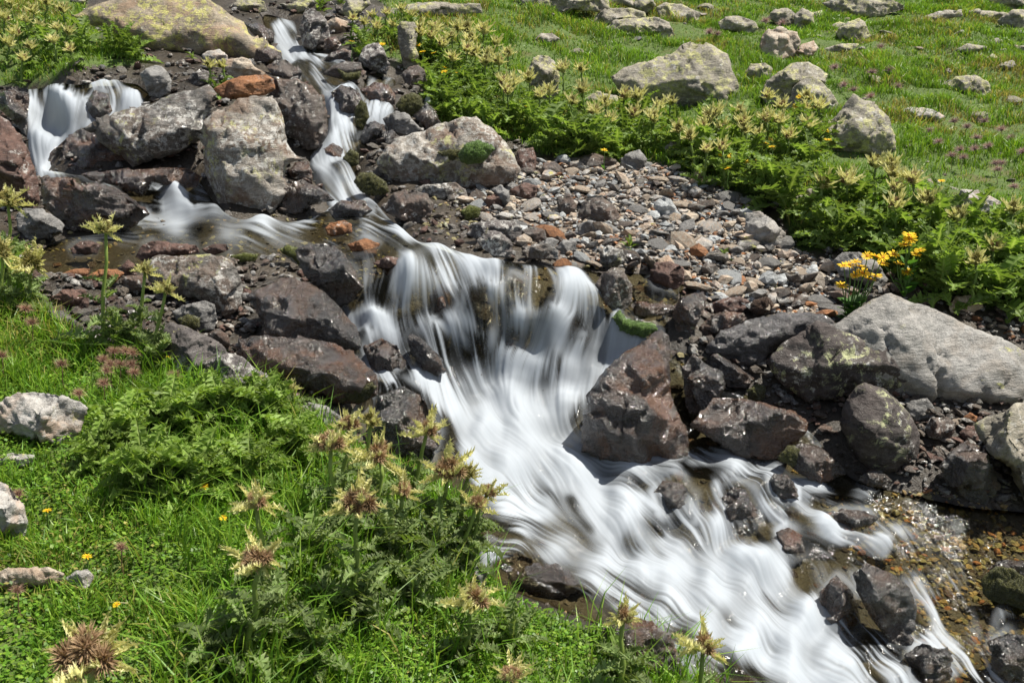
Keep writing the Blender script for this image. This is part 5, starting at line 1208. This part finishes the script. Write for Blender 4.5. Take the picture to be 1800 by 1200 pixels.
# tube() radii are in the same unit as the height, so the stem is built thin and scaled only along z
def stem_var(rad, c):
    V, F = tube([(0, 0, 0), (.012, .01, .25), (-.01, .015, .5), (.012, -.01, .75), (0, 0, 1)], [rad, rad * .95, rad * .85, rad * .75, rad * .7], 7)
    return mesh_of('stem', V, F, True, [MAT['stem']], cols=np.tile(c, (len(V), 1)))
STEM = stem_var(.018, (.20, .27, .06)); STEMF = stem_var(.02, (.17, .24, .06)); STEMT = stem_var(.008, (.14, .10, .05)); STEMY = stem_var(.012, (.10, .18, .04))

def spike_ball(centers, rads, n, L, wid, cin, cout, seed, up=.0):
    r = np.random.default_rng(seed); V, F, C = [], [], []
    for c, R_ in zip(centers, rads):
        c = np.array(c)
        # inner body
        bm = bmesh.new(); bmesh.ops.create_icosphere(bm, subdivisions=1, radius=1)
        o = len(V)
        for v in bm.verts: V.append(c + np.array(v.co) * R_ * .7); C.append(np.array(cin) * .6)
        for f in bm.faces: F.append(tuple(o + v.index for v in f.verts))
        bm.free()
        for _ in range(n):
            d = r.normal(size=3); d[2] += up; d /= np.linalg.norm(d)
            if d[2] < -.5: continue
            a = np.cross(d, r.normal(size=3)); a /= np.linalg.norm(a)
            b0 = c + d * R_ * .55; tip = c + d * R_ * (1 + L * r.uniform(.4, 1.1)) + r.normal(size=3) * R_ * .05
            o = len(V); b = np.cross(d, a)
            for kx in range(3):
                t = kx * 2.094; V.append(b0 + wid * R_ * (math.cos(t) * a + math.sin(t) * b)); C.append(cin)
            V.append(tip); C.append(cout)
            for kx in range(3): F.append((o + kx, o + (kx + 1) % 3, o + 3))
    return np.array(V), F, np.array(C)

def head_core(seed, ripe, n=70, nb=None):
    r = np.random.default_rng(seed)
    nb = nb or 4
    cs, rs = [], []
    for i in range(nb):
        t = 2.4 * i + seed; rad = .22 * (0 if i == 0 else 1) * r.uniform(.9, 1.4)
        cs.append((math.cos(t) * rad, math.sin(t) * rad, .26 + (.14 if i == 0 else 0) + .04 * r.normal())); rs.append(r.uniform(.22, .29))
    if ripe: cin, cout = (.29, .18, .10), (.60, .44, .27)
    else: cin, cout = (.20, .19, .05), (.46, .38, .16)
    V, F, C = spike_ball(cs, rs, int(n * 1.8), .34, .075, cin, cout, seed, .4)
    return mesh_of('flower_head', V, F, False, [MAT['fluff']], cols=C)
CORE = [head_core(1, True, 90, 5), head_core(2, True, 80, 4), head_core(3, True, 80, 3), head_core(4, False, 60, 4)]
COREF = [head_core(5, True, 26, 3), head_core(6, False, 26, 3)]
def whorl(seed, n=16, lob=6):
    Vs, Fs, Cs, o = [], [], [], 0
    r = np.random.default_rng(seed)
    for i in range(n):
        V, F, C = leaf_geo(seed * 31 + i, n=3, w=.155, spine=1.4, arch=r.uniform(-.5, .1), curl=r.uniform(-.2, .2), col=PALE)
        M = Euler((r.uniform(.25, 1.1), 0, 2 * math.pi * i / n + r.normal() * .2), 'ZYX')
        M = np.array((Matrix.Rotation(2 * math.pi * i / n + r.normal() * .2, 3, 'Z') @ Matrix.Rotation(r.uniform(.35, 1.15), 3, 'X')))
        V = (V * r.uniform(.55, .95)) @ M.T
        Vs.append(V); Fs += [tuple(x + o for x in f) for f in F]; Cs.append(C); o += len(V)
    return mesh_of('bract_whorl', np.vstack(Vs), Fs, False, [MAT['bract']], cols=np.vstack(Cs))
WHORL = [whorl(i) for i in range(1, 5)]

def frame(B, H, yaw):
    z = (H - B).normalized()
    q = Vector((0, 0, 1)).rotation_difference(z)
    return q @ Quaternion((0, 0, 1), yaw)

def put_leaf(me, parent, z, yaw, pitch, s, roll=0, x=0.0, name='leaf'):
    o = link(name, me, parent)
    o.location = (x * math.cos(yaw + math.pi / 2), x * math.sin(yaw + math.pi / 2), z)
    o.rotation_euler = (Matrix.Rotation(yaw, 3, 'Z') @ Matrix.Rotation(pitch, 3, 'X') @ Matrix.Rotation(roll, 3, 'Y')).to_euler()
    o.scale = (s, s, s)
    return o

def place_root(name, B, label, cat, group=None, rot=None):
    e = link(name, None); e.location = B
    e.rotation_mode = 'QUATERNION'
    if rot is not None: e.rotation_quaternion = rot
    return tag(e, label, cat, group)

def gpoint(x, y):
    P = g1(x, y); P[2] = ground_z(P[:1], P[1:2])[0] - .006
    return Vector(P)

def thistle(head, base, hs, label, group=None, near=False, nleaf=7, ripe=True, leafs=None, leafL=.13, tilt=None):
    """head, base: photograph pixels; hs: head width in photograph pixels"""
    B = gpoint(*base); dB = float(np.dot(B, cF))
    hgt = (base[1] - head[1]) * dB / FPX * 1.03
    H = Vector(at_depth(head[0], head[1], dB - .309 * hgt))
    yaw = random.uniform(0, 6.28)
    e = place_root('thistle', B, label, 'thistle', group, frame(B, H, yaw))
    ln = (H - B).length
    st = link('stem', STEM if near else STEMF, e); st.scale = (ln * .32 / .3 * .9 if False else .36, .36, ln)
    leafs = leafs or LEAFG
    for i in range(nleaf):
        t = (i + .4) / nleaf
        put_leaf(random.choice(leafs), e, ln * (.03 + (.62 if near else .84) * t), 2.4 * i + random.uniform(-.3, .3), random.uniform(.05, .65), leafL * (1.15 - .7 * t) * random.uniform(.8, 1.2), random.uniform(-.3, .3), .003)
    m_ = (dB - .309 * hgt) / FPX
    s = hs * m_ * (.6 if near else .84)
    hd = link('flower_head', random.choice(CORE[:3]) if (near and ripe) else CORE[3] if near else COREF[0 if ripe else 1], e)
    hd.location = (0, 0, ln - s * .1); hd.scale = (s * 1.08, s * 1.08, s * 1.2)
    tq = tilt if tilt is not None else random.uniform(-.1, .5)
    hd.rotation_euler = (tq, 0, -yaw + random.uniform(-.5, .5))
    if near:
        nb = 23
        for i in range(nb):
            up = (random.uniform(.85, 1.35), random.uniform(.3, .9), random.uniform(.2, .8), random.uniform(-.5, .2))[i % 4]
            b = put_leaf(random.choice(BRACT), hd, .05, 2.4 * i + random.uniform(-.3, .3), up, random.choice((.5, .6, .7, .8, 1.0)) * random.uniform(.85, 1.1), random.uniform(-.5, .5), .09, 'bract')
    else:
        w = link('bract_whorl', random.choice(WHORL), hd)
    return e

def rosette(x, y, L, n, label, group, leafs=None, hgt=.5, name='leafy_plant'):
    B = gpoint(x, y)
    e = place_root(name, B, label, 'leafy plant', group, Quaternion((0, 0, 1), random.uniform(0, 6.28))); e['kind'] = 'thing'
    leafs = leafs or LEAF
    for i in range(n):
        t = i / max(1, n - 1)
        put_leaf(random.choice(leafs), e, L * hgt * t * random.uniform(.6, 1.1), 2.4 * i + random.uniform(-.3, .3), .15 + 1.05 * t + random.uniform(-.15, .2), L * random.uniform(.75, 1.15), random.uniform(-.5, .5), L * .06)
    return e

# --- near thistles, one by one
TH = [
 ((460,985),(432,1170),95,'thistle with a large double brown head at the lower left', dict(tilt=.7)),
 ((450,888),(478,1050),72,'thistle with a small brown head right above the large double head', {}),
 ((630,886),(622,1075),95,'thistle with long pale bracts standing upright in the middle of the near group', dict(tilt=.5)),
 ((612,752),(600,900),58,'thistle with a brown head at the back left of the near group', {}),
 ((582,787),(588,930),80,'thistle with a broad brown head leaning left in the near group', {}),
 ((652,742),(640,880),48,'young green yellow thistle at the back of the near group', dict(ripe=False)),
 ((667,802),(672,930),80,'thistle with drooping pale bracts in the centre of the near group', {}),
 ((708,866),(690,960),58,'short brown fading thistle low in the near group', {}),
 ((750,762),(722,880),68,'thistle with a bare green stalk leaning over the dark water', {}),
 ((787,832),(765,950),84,'thistle with wide pale bracts beside the foaming water', {}),
 ((825,834),(790,960),44,'thistle bud with small round knobs next to the foam', dict(ripe=False)),
 ((857,868),(810,980),48,'right most thistle of the near group over the water', {}),
 ((838,888),(800,990),54,'thistle just under the right most one of the near group', {}),
 ((832,1058),(815,1150),84,'single thistle at the grass edge below the near group', {}),
 ((1096,1085),(1092,1230),62,'slim thistle in front of the lower current', {}),
 ((1236,1138),(1222,1290),80,'thistle at the bottom edge in front of the white current', {}),
 ((162,1150),(175,1330),165,'large pale thistle at the bottom left corner', dict(tilt=.6)),
 ((900,1192),(895,1300),64,'thistle head cut by the bottom edge', {}),
 ((186,408),(182,612),52,'tall pale thistle standing before the clear pool', dict(ripe=False, tilt=.1)),
 ((255,478),(238,605),42,'middle thistle of three before the grey topped block', dict(ripe=False, tilt=.1)),
 ((291,512),(262,640),46,'lowest thistle of three before the grey topped block', dict(ripe=False, tilt=.2)),
 ((14,358),(18,540),62,'upper thistle at the left edge beside the pool', dict(ripe=False)),
 ((62,462),(40,545),62,'thistle bending right at the left edge', dict(ripe=False, tilt=1.0)),
 ((4,448),(2,560),60,'lower thistle cut by the left edge', dict(ripe=False)),
 ((448,672),(452,730),32,'young bud at the top of the leafy thistle clump', dict(ripe=False, tilt=0)),
 ((512,686),(515,750),34,'young bud at the right end of the leafy thistle clump', dict(ripe=False, tilt=0)),
]
for hd, bs, w, lab, kw in TH:
    thistle(hd, bs, w, lab, 'near thistles', near=True, nleaf=9, leafL=.11, **kw)
# --- leafy clump on the left bank
for x, y, L, n, lab in [(215,775,.19,24,'leafy thistle clump by the pale striped slab'),(300,745,.2,26,'leafy thistle clump in the middle of the left bank'),(390,735,.2,26,'leafy thistle clump below the rounded grey rock'),(470,740,.2,26,'leafy thistle clump beside the young buds'),
   (260,850,.2,26,'low leafy thistle clump in front on the left bank'),(350,850,.21,28,'bushy thistle clump front centre of the left bank'),(440,840,.2,26,'leafy thistle clump just left of the brown headed thistles'),(520,800,.18,22,'leafy thistle clump touching the grey rock at the water'),(175,810,.15,16,'small leafy clump right of the pale striped slab')]:
    rosette(x, y + 20, L * .58, n + 20, lab, 'leafy clumps on the left bank', LEAFN, .6)
for x, y, L, n, lab in [(560,990,.15,14,'grey green leaves at the foot of the long bract thistle'),(690,985,.16,16,'grey green leaves under the near thistles'),(770,985,.17,18,'grey green leaves hanging over the water edge'),(640,1090,.15,16,'grey green leaves in front of the near group'),
   (470,1120,.14,14,'grey green leaves below the large double head'),(730,1060,.15,16,'grey green leaves right of the near group'),(380,1180,.13,14,'grey green leaves at the bottom edge left'),(560,1170,.13,14,'grey green leaves at the bottom edge centre'),(1090,1190,.13,14,'grey green leaves of the slim thistle at the bottom'),
   (900,1150,.13,14,'grey green leaves at the grass tip near the water'),(215,610,.16,14,'grey green leaves at the foot of the tall pale thistle'),(280,650,.15,14,'grey green leaves under the three thistles'),(15,470,.17,14,'grey green leaves at the left edge')]:
    rosette(x, y, L * .64, n + 2, lab, 'grey green thistle leaves', LEAFG + LEAFG + LEAF[:1], .7)
# --- dense thistle banks on the far side
def heads(lst, base_dy, hs, lab, grp, leafL, nleaf=8):
    for x, y in lst:
        dy = base_dy * random.uniform(.75, 1.05)
        thistle((x, y), (x + random.uniform(-10, 10), y + dy), hs * random.uniform(.85, 1.15), lab, grp, nleaf=nleaf, ripe=random.random() < .45, leafs=LEAF, leafL=leafL * .55)
heads([(818,55),(830,75),(850,58),(822,90),(836,97),(872,80),(862,99),(893,98),(795,105),(853,113),(877,112),(765,53),(758,66),(805,52),(795,70),(740,60),(778,80)], 62, 26, 'pale thistle in the tall bunch right of the upper stream', 'thistles right of the upper stream', .17)
heads([(885,148),(902,148),(930,143),(893,163),(948,170),(990,125),(1022,125),(965,165),(1003,183),(1025,160)], 70, 25, 'pale thistle around the upright pale slab', 'thistles around the upright slab', .2)
heads([(1065,185),(1098,172),(1122,175),(1115,203),(1073,212),(1150,212),(1178,183),(1158,190),(1145,205),(1193,230),(1045,200)], 62, 26, 'pale thistle in the bank above the gravel bar', 'thistles above the gravel bar', .2)
heads([(620,35),(640,42),(655,30),(680,26),(690,46),(720,30),(664,50),(706,20)], 45, 18, 'pale thistle at the top beside the tall narrow slab', 'thistles by the tall narrow slab', .13)
heads([(1350,172),(1375,190),(1300,200),(1260,202),(1247,212),(1417,175),(1415,193),(1440,190),(1348,212),(1305,218),(1370,215),(1235,226),(1270,230),(1310,232),(1335,240),(1420,222),(1385,242),(1215,243),(1270,262),(1243,266)], 75, 26, 'pale thistle in the bush left of the jagged grey boulder', 'thistles left of the jagged boulder', .21)
heads([(1540,292),(1565,296),(1570,312),(1490,322),(1445,327),(1605,320),(1575,335),(1575,365),(1630,357)], 95, 36, 'pale thistle in the lower right bush', 'thistles in the lower right bush', .23)
heads([(1685,385),(1780,372),(1745,437),(1715,462),(1800,410),(1835,390)], 85, 36, 'pale thistle at the right edge above the largest pale boulder', 'thistles at the right edge', .22)
heads([(20,10),(60,22),(30,62),(100,52),(45,38),(82,8),(112,20),(8,35),(120,60),(70,50),(15,80),(95,75),(55,85),(125,90),(40,105)], 48, 20, 'pale thistle in the upper left corner meadow', 'thistles in the upper left corner', .14)
heads([(368,118),(392,118)], 60, 22, 'small thistle growing beside the long orange stone', 'small thistles by the orange stone', .12)
def bushes(lst, L, n, lab, grp, hg=.75):
    L *= .6; n -= 2
    if len(lst) > 8: lst = [q for q in lst if random.random() < .82] + [(x + random.uniform(-16, 16), y + random.uniform(-9, 9)) for x, y in lst[::4]]
    for x, y in lst: rosette(x + random.uniform(-5, 5), y + random.uniform(-4, 4), L * random.uniform(.85, 1.15), n, lab, grp, LEAF, hg, 'leafy_plant')
bushes([(760,120),(790,150),(770,180),(800,195),(830,170),(850,200),(880,215),(820,225),(790,215),(860,235),(905,235),(930,215),(720,100),(760,150)], .25, 14, 'dark green thistle leaves right of the upper stream', 'leaves right of the upper stream')
bushes([(945,245),(980,230),(1010,255),(1040,240),(1065,265),(1095,250),(1125,265),(1150,250),(1000,275),(960,270),(1085,280),(1120,235),(1035,275),(1150,275)], .25, 14, 'dark green thistle leaves above the gravel bar', 'leaves above the gravel bar')
bushes([(640,95),(665,65),(690,85),(630,75),(710,70)], .18, 10, 'green leaves under the thistles by the tall narrow slab', 'leaves by the tall narrow slab')
bushes([(1200,275),(1230,295),(1265,310),(1300,325),(1330,345),(1360,360),(1395,345),(1420,310),(1280,280),(1320,295),(1360,310),(1390,290),(1430,275),(1240,265),(1345,275),(1300,260),(1400,260),(1385,375)], .26, 14, 'dark green thistle leaves left of the jagged grey boulder', 'leaves left of the jagged boulder')
bushes([(1440,420),(1475,440),(1520,435),(1560,430),(1500,400),(1540,385),(1580,400),(1620,410),(1460,395),(1600,450),(1645,440),(1560,465)], .26, 15, 'dark green thistle leaves of the lower right bush', 'leaves of the lower right bush')
bushes([(1640,490),(1680,480),(1720,500),(1760,500),(1800,500),(1700,530),(1750,545),(1790,550),(1650,530),(1690,440),(1740,455),(1790,440),(1830,530)], .25, 15, 'dark green thistle leaves at the right edge above the boulder', 'leaves at the right edge')
bushes([(190,95),(215,105),(170,115),(235,112),(150,95),(120,125),(60,125),(20,130),(90,110)], .2, 12, 'green leaves along the upper left bank', 'leaves of the upper left bank')
bushes([(380,178),(392,172)], .12, 9, 'green leaves beside the long orange stone', 'leaves by the orange stone', .9)
bushes([(335,105),(1105,440),(1270,462)], .07, 9, 'small green plant growing between stones', 'small plants between stones', .8)
bushes([(540,12),(600,10),(570,20)], .16, 9, 'green leaves at the top beside the stream', 'leaves at the top of the stream')

# --- yellow flowers
def petal_head(seed, np_=16, c=(.85, .58, .02)):
    r = np.random.default_rng(seed); V, F, C = [], [], []
    for i in range(np_):
        t = 2 * math.pi * i / np_ + r.normal() * .06; d = np.array([math.cos(t), math.sin(t), r.uniform(-.05, .25)]); s = np.array([-math.sin(t), math.cos(t), 0])
        o = len(V); V += [d * .25 - s * .06, d * .25 + s * .06, d * .75 + s * .11 + (0, 0, .03), d * 1.0, d * .75 - s * .11 + (0, 0, .03)]; C += [np.array(c) * .8] * 2 + [c] * 3; F.append((o, o + 1, o + 2, o + 3, o + 4))
    return mesh_of('flower_head', np.array(V), F, False, [MAT['petal']], cols=np.array(C))
PET = [petal_head(i) for i in range(3)]
dv, df = tube([(0, 0, -.05), (0, 0, .06), (0, 0, .12)], [.3, .3, .14], 8)
DISC = mesh_of('disc', dv, df, True, [MAT['petal']], cols=np.tile((.5, .2, .01), (len(dv), 1)))
def ov_leaf():
    V = np.array([(0, 0, 0), (.22, .3, .05), (.26, .6, .04), (.1, .9, -.05), (0, 1, -.1), (-.1, .9, -.05), (-.26, .6, .04), (-.22, .3, .05), (0, .3, 0), (0, .6, -.02)])
    F = [(0, 1, 8), (0, 8, 7), (1, 2, 9, 8), (8, 9, 6, 7), (2, 3, 9), (3, 4, 9), (4, 5, 9), (5, 6, 9)]
    return mesh_of('leaf', V, F, True, [MAT['leaf']], cols=np.tile((.06, .15, .025), (10, 1)))
OVL = ov_leaf()
def flower(x, y, by, w, parent, B, yaw=None, name='flower_head'):
    """one stalk with a head, as parts of a plant standing at B (world, unrotated)"""
    dB = float(np.dot(B, cF)); hg = (by - y) * dB / FPX
    H = Vector(at_depth(x, y, dB - .309 * hg)) - B
    st = link('stem', STEMY, parent); st.rotation_mode = 'QUATERNION'
    st.rotation_quaternion = Vector((0, 0, 1)).rotation_difference(H.normalized()); st.scale = (.2, .2, H.length)
    h = link('flower_head', random.choice(PET), parent); h.location = H
    s = w * dB / FPX * .5; h.scale = (s, s, s); h.rotation_euler = (random.uniform(-.1, .6), random.uniform(-.3, .3), 0)
    link('disc', DISC, h)
def yellow_plant(base, fl, nleaf, L, label, group=None, w=24):
    B = gpoint(*base)
    e = place_root('yellow_flower', B, label, 'flower', group, Quaternion((1, 0, 0, 0)))
    for i in range(nleaf):
        t = i / max(1, nleaf)
        put_leaf(OVL, e, L * 2.2 * t, 2.4 * i, random.uniform(.2, .9), L * random.uniform(.6, 1.1), random.uniform(-.4, .4), .004)
    for x, y in fl: flower(x, y, base[1], w * random.uniform(.85, 1.15), e, B)
yellow_plant((1492,590), [(1493,466),(1505,460),(1483,467),(1512,468),(1503,484),(1517,480),(1528,490),(1540,485),(1480,502),(1525,450),(1540,450),(1552,452)], 60, .055, 'leafy plant with a bunch of yellow flowers by the largest pale boulder')
yellow_plant((1590,520), [(1592,430),(1594,478),(1571,447),(1552,463),(1600,420),(1598,413),(1617,440),(1610,447),(1580,463)], 18, .06, 'taller yellow flowers right of the leafy yellow bunch')
for x, y in [(803,127),(812,126),(815,119),(782,119),(781,127),(743,91),(763,93),(735,80),(728,74),(914,184),(924,187),(918,197),(1027,145),(1095,198),(1062,264),(1088,191),(672,78),(618,73)]:
    yellow_plant((x, y + 42), [(x, y)], 2, .03, 'single small yellow flower among the far bank thistles', 'small yellow flowers on the far bank', 13)
for x, y in [(1405,170),(1422,170),(1427,175),(1400,188),(1428,188),(1452,230),(1357,258),(1312,285),(1327,287),(1335,281),(1279,296),(1268,273),(1285,275),(1455,246),(1346,252),(1473,353),(1500,382),(1437,266),(1540,278),(1655,318)]:
    yellow_plant((x, y + 50), [(x, y)], 2, .03, 'single yellow flower beside the jagged grey boulder', 'yellow flowers near the jagged boulder', 15)
for x, y, l in [(299,627,'yellow flower beside the dark boulder on the left bank'),(358,855,'yellow flower low in the leafy clump'),(153,978,'orange yellow flower in the near grass'),(83,897,'tiny orange flower near the white rock'),(205,1062,'tiny yellow flower in the near grass'),(392,910,'pale yellow flower below the leafy clump')]:
    yellow_plant((x, y + 30), [(x, y)], 2, .02, l, None, 16)
# --- fluffy seed heads
def fluff_mesh(c1, c2, seed):
    V, F, C = spike_ball([(0, 0, 0)], [.45], 170, 1.5, .045, c1, c2, seed, .35)
    return mesh_of('seed_head', V, F, False, [MAT['fluff']], cols=C)
FLB = [fluff_mesh((.30, .17, .12), (.55, .38, .28), i) for i in range(2)]; FLP = [fluff_mesh((.42, .29, .29), (.66, .52, .51), 7 + i) for i in range(2)]
def seed_head(x, y, dy, w, me, label, group):
    B = gpoint(x + random.uniform(-4, 4), y + dy); dB = float(np.dot(B, cF)); hg = dy * dB / FPX
    H = Vector(at_depth(x, y, dB - .309 * hg))
    e = place_root('seed_head_flower', B, label, 'flower', group, frame(B, H, 0.0))
    st = link('stem', STEMT, e); st.scale = (.22, .22, (H - B).length)
    h = link('seed_head', random.choice(me), e); h.location = (0, 0, (H - B).length); s = w * dB / FPX * .62; h.scale = (s, s, s * .8)
for x, y in [(200,618),(182,632),(194,641),(222,617),(234,621),(211,641),(232,641),(236,655),(188,652)]:
    seed_head(x, y, 45, 25, FLB, 'fluffy pink brown seed head under the three left thistles', 'seed heads under the left thistles')
for x, y, l in [(108,640,'fluffy brown seed head alone in the left grass'),(139,692,'fluffy seed head above the pale striped slab'),(182,674,'pale orange seed head left of the leafy clump'),(306,660,'fluffy seed head by the dark boulder'),(45,543,'small seed head in the upper left grass'),(56,567,'seed head just below the small one in the left grass'),(213,962,'seed head in the near grass'),(30,1037,'seed head under the pinkish stone'),(33,868,'brown seed head above the white rock'),(3,625,'seed head cut by the left edge')]:
    seed_head(x, y, 45, 26, FLB, l, None)
for x, y in [(1633,230),(1677,213),(1717,242),(1687,263),(1673,273),(1693,277),(1713,262),(1737,257),(1750,287),(1760,287),(1754,298),(1783,328),(1797,267),(1760,228),(1530,170),(1483,150),(1547,83),(1563,123),(1467,119),(1247,57),(1260,60),(1577,153),(1533,127),(1700,223),(1730,213),(1777,243),(1500,158),(1345,37),(1375,42),(1500,205),(1650,250)]:
    seed_head(x, y, 18, 21, FLP, 'purple brown seed head in the right hand meadow', 'seed heads in the right meadow')

# ------------------------------------------------------------------ grass
def grass(name, pts, hts, wid, lean, cols, label):
    n = len(pts)
    a = rng.uniform(0, 2 * math.pi, n); d = np.stack([np.cos(a), np.sin(a), np.zeros(n)], 1)
    b = rng.uniform(0, 2 * math.pi, n); s = np.stack([np.cos(b), np.sin(b), np.zeros(n)], 1) * wid[:, None] * .5
    up = np.array([0, 0, 1.0])
    ln = (lean * rng.uniform(.2, 1.3, n))[:, None]
    p1 = pts + up * (hts * .55)[:, None] + d * ln * .3 * hts[:, None]
    p2 = pts + up * (hts * (1 - .25 * np.minimum(ln[:, 0], 1.2)))[:, None] + d * ln * .95 * hts[:, None]
    V = np.stack([pts - s, pts + s, p1 + s * .8, p1 - s * .8, p2], 1).reshape(-1, 3)
    i = np.arange(n) * 5
    F = np.concatenate([np.stack([i, i + 1, i + 2], 1), np.stack([i, i + 2, i + 3], 1), np.stack([i + 3, i + 2, i + 4], 1)])
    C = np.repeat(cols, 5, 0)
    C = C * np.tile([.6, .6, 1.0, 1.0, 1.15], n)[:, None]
    o = link(name, mesh_of(name, V, F, False, [MAT['blade']], cols=C))
    return tag(o, label, None, None, 'stuff')

rockmask = np.zeros((NY, NX), bool)
for poly in W_POLYS + [GRAVEL]: rockmask |= in_poly(LAT, poly).reshape(NY, NX)
def scatter(n, x0, x1, y0, y1, polys, bias=None):
    x = rng.uniform(x0, x1, n); y = y0 + (y1 - y0) * (rng.uniform(0, 1, n) ** (bias or 1))
    z = ground_z(x, y); P = np.stack([x, y, z], 1)
    px, d = project(P)
    ok = np.zeros(n, bool)
    for g in polys: ok |= in_poly(px, g)
    ok &= (map_lookup(rockmask, px) < .5) & (px[:, 0] > -700) & (px[:, 0] < 2500) & (px[:, 1] > -110) & (px[:, 1] < 1750)
    return P[ok], px[ok]
def tints(P, n1=1.6, n2=7):
    base = np.array([(.13, .265, .025), (.21, .33, .038), (.09, .19, .025), (.36, .33, .10), (.33, .29, .11)])
    t = fbm(P * n1, 3); u = fbm(P * n2 + 30, 2)
    k_ = rng.uniform(size=len(P)) + .3 * t
    idx = np.where(k_ < .42, 0, np.where(k_ < .78, 1, np.where(k_ < .95, 2, 3)))
    c = base[idx] * (1 + .3 * u)[:, None].clip(.5, 1.6) * rng.uniform(.75, 1.25, (len(P), 1))
    br = (P[:, 1] > 4) & (fbm(P * 1.1 + 50, 3) > .28) & (rng.uniform(size=len(P)) < .6)
    c[br] = base[rng.choice([3, 4], br.sum())] * rng.uniform(.6, 1.1, (br.sum(), 1))
    return c
# near bank
P, px = scatter(470000, -3.4, 1.2, .75, 3.8, GRASS[:1], 1.0)
clump = fbm(P * 5.5, 3)
kp = rng.uniform(size=len(P)) < .55 + .5 * clump
P, clump = P[kp], clump[kp]
tall = np.clip(.045 + .035 * clump + .03 * (P[:, 1] - 1.9) , .02, .12) * rng.uniform(.5, 1.3, len(P))
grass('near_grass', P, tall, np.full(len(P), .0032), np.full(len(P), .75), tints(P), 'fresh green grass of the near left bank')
Pl, pxl = scatter(26000, -1.4, 1.2, .95, 2.6, GRASS[:1])
kl = (pxl[:, 0] > 250) & (rng.uniform(size=len(Pl)) < .35 + .5 * fbm(Pl * 4 + 9, 2))
Pl = Pl[kl]
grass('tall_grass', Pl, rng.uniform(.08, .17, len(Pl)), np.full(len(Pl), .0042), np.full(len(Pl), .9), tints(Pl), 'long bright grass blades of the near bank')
# low leafy cover
P, px = scatter(240000, -3.2, 1.2, .75, 3.6, GRASS[:1])
n = len(P)
a = rng.uniform(0, 6.28, n); t = rng.uniform(.1, .6, n); L = rng.uniform(.006, .013, n)
d = np.stack([np.cos(a) * np.cos(t), np.sin(a) * np.cos(t), np.sin(t)], 1) * L[:, None]; s = np.stack([-np.sin(a), np.cos(a), np.zeros(n)], 1) * L[:, None] * .38
P0 = P + np.stack([np.zeros(n), np.zeros(n), rng.uniform(.004, .03, n)], 1)
V = np.stack([P0, P0 + d * .5 + s, P0 + d, P0 + d * .5 - s], 1).reshape(-1, 3)
F = (np.arange(n) * 4)[:, None] + np.arange(4)
o = link('ground_leaves', mesh_of('ground_leaves', V, F, False, [MAT['blade']], cols=np.repeat(tints(P) * .9, 4, 0)))
tag(o, 'small clover like leaves between the grass of the near bank', None, None, 'stuff')
# far meadows
P, px = scatter(980000, -6.6, 9.4, 2.6, 11.5, GRASS[1:], 1.25)
clump = fbm(P * 2.6, 3)
kp = rng.uniform(size=len(P)) < .6 + .5 * clump
P, clump = P[kp], clump[kp]
dist = P[:, 1]
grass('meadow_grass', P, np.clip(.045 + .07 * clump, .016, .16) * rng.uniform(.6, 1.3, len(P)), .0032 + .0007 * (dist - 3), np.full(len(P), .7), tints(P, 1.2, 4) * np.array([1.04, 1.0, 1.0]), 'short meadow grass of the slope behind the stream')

# ------------------------------------------------------------------ labels of look-alikes: say where in its row each one stands
ORD = 'first second third fourth fifth sixth seventh eighth ninth tenth eleventh twelfth thirteenth fourteenth fifteenth sixteenth seventeenth eighteenth nineteenth twentieth'.split()
same = {}
for o in COL.objects:
    if o.parent is None and o.get('label') and o.get('group'): same.setdefault(o['label'], []).append(o)
for lab, obs in same.items():
    if not 1 < len(obs) <= 20 or len(lab.split()) > 12: continue
    xs = project(np.array([o.location[:] for o in obs]))[0][:, 0]
    for r_, i_ in enumerate(np.argsort(xs)):
        obs[i_]['label'] = lab + (', leftmost one' if r_ == 0 else ', rightmost one' if r_ == len(obs) - 1 else ', ' + ORD[r_] + ' from the left')
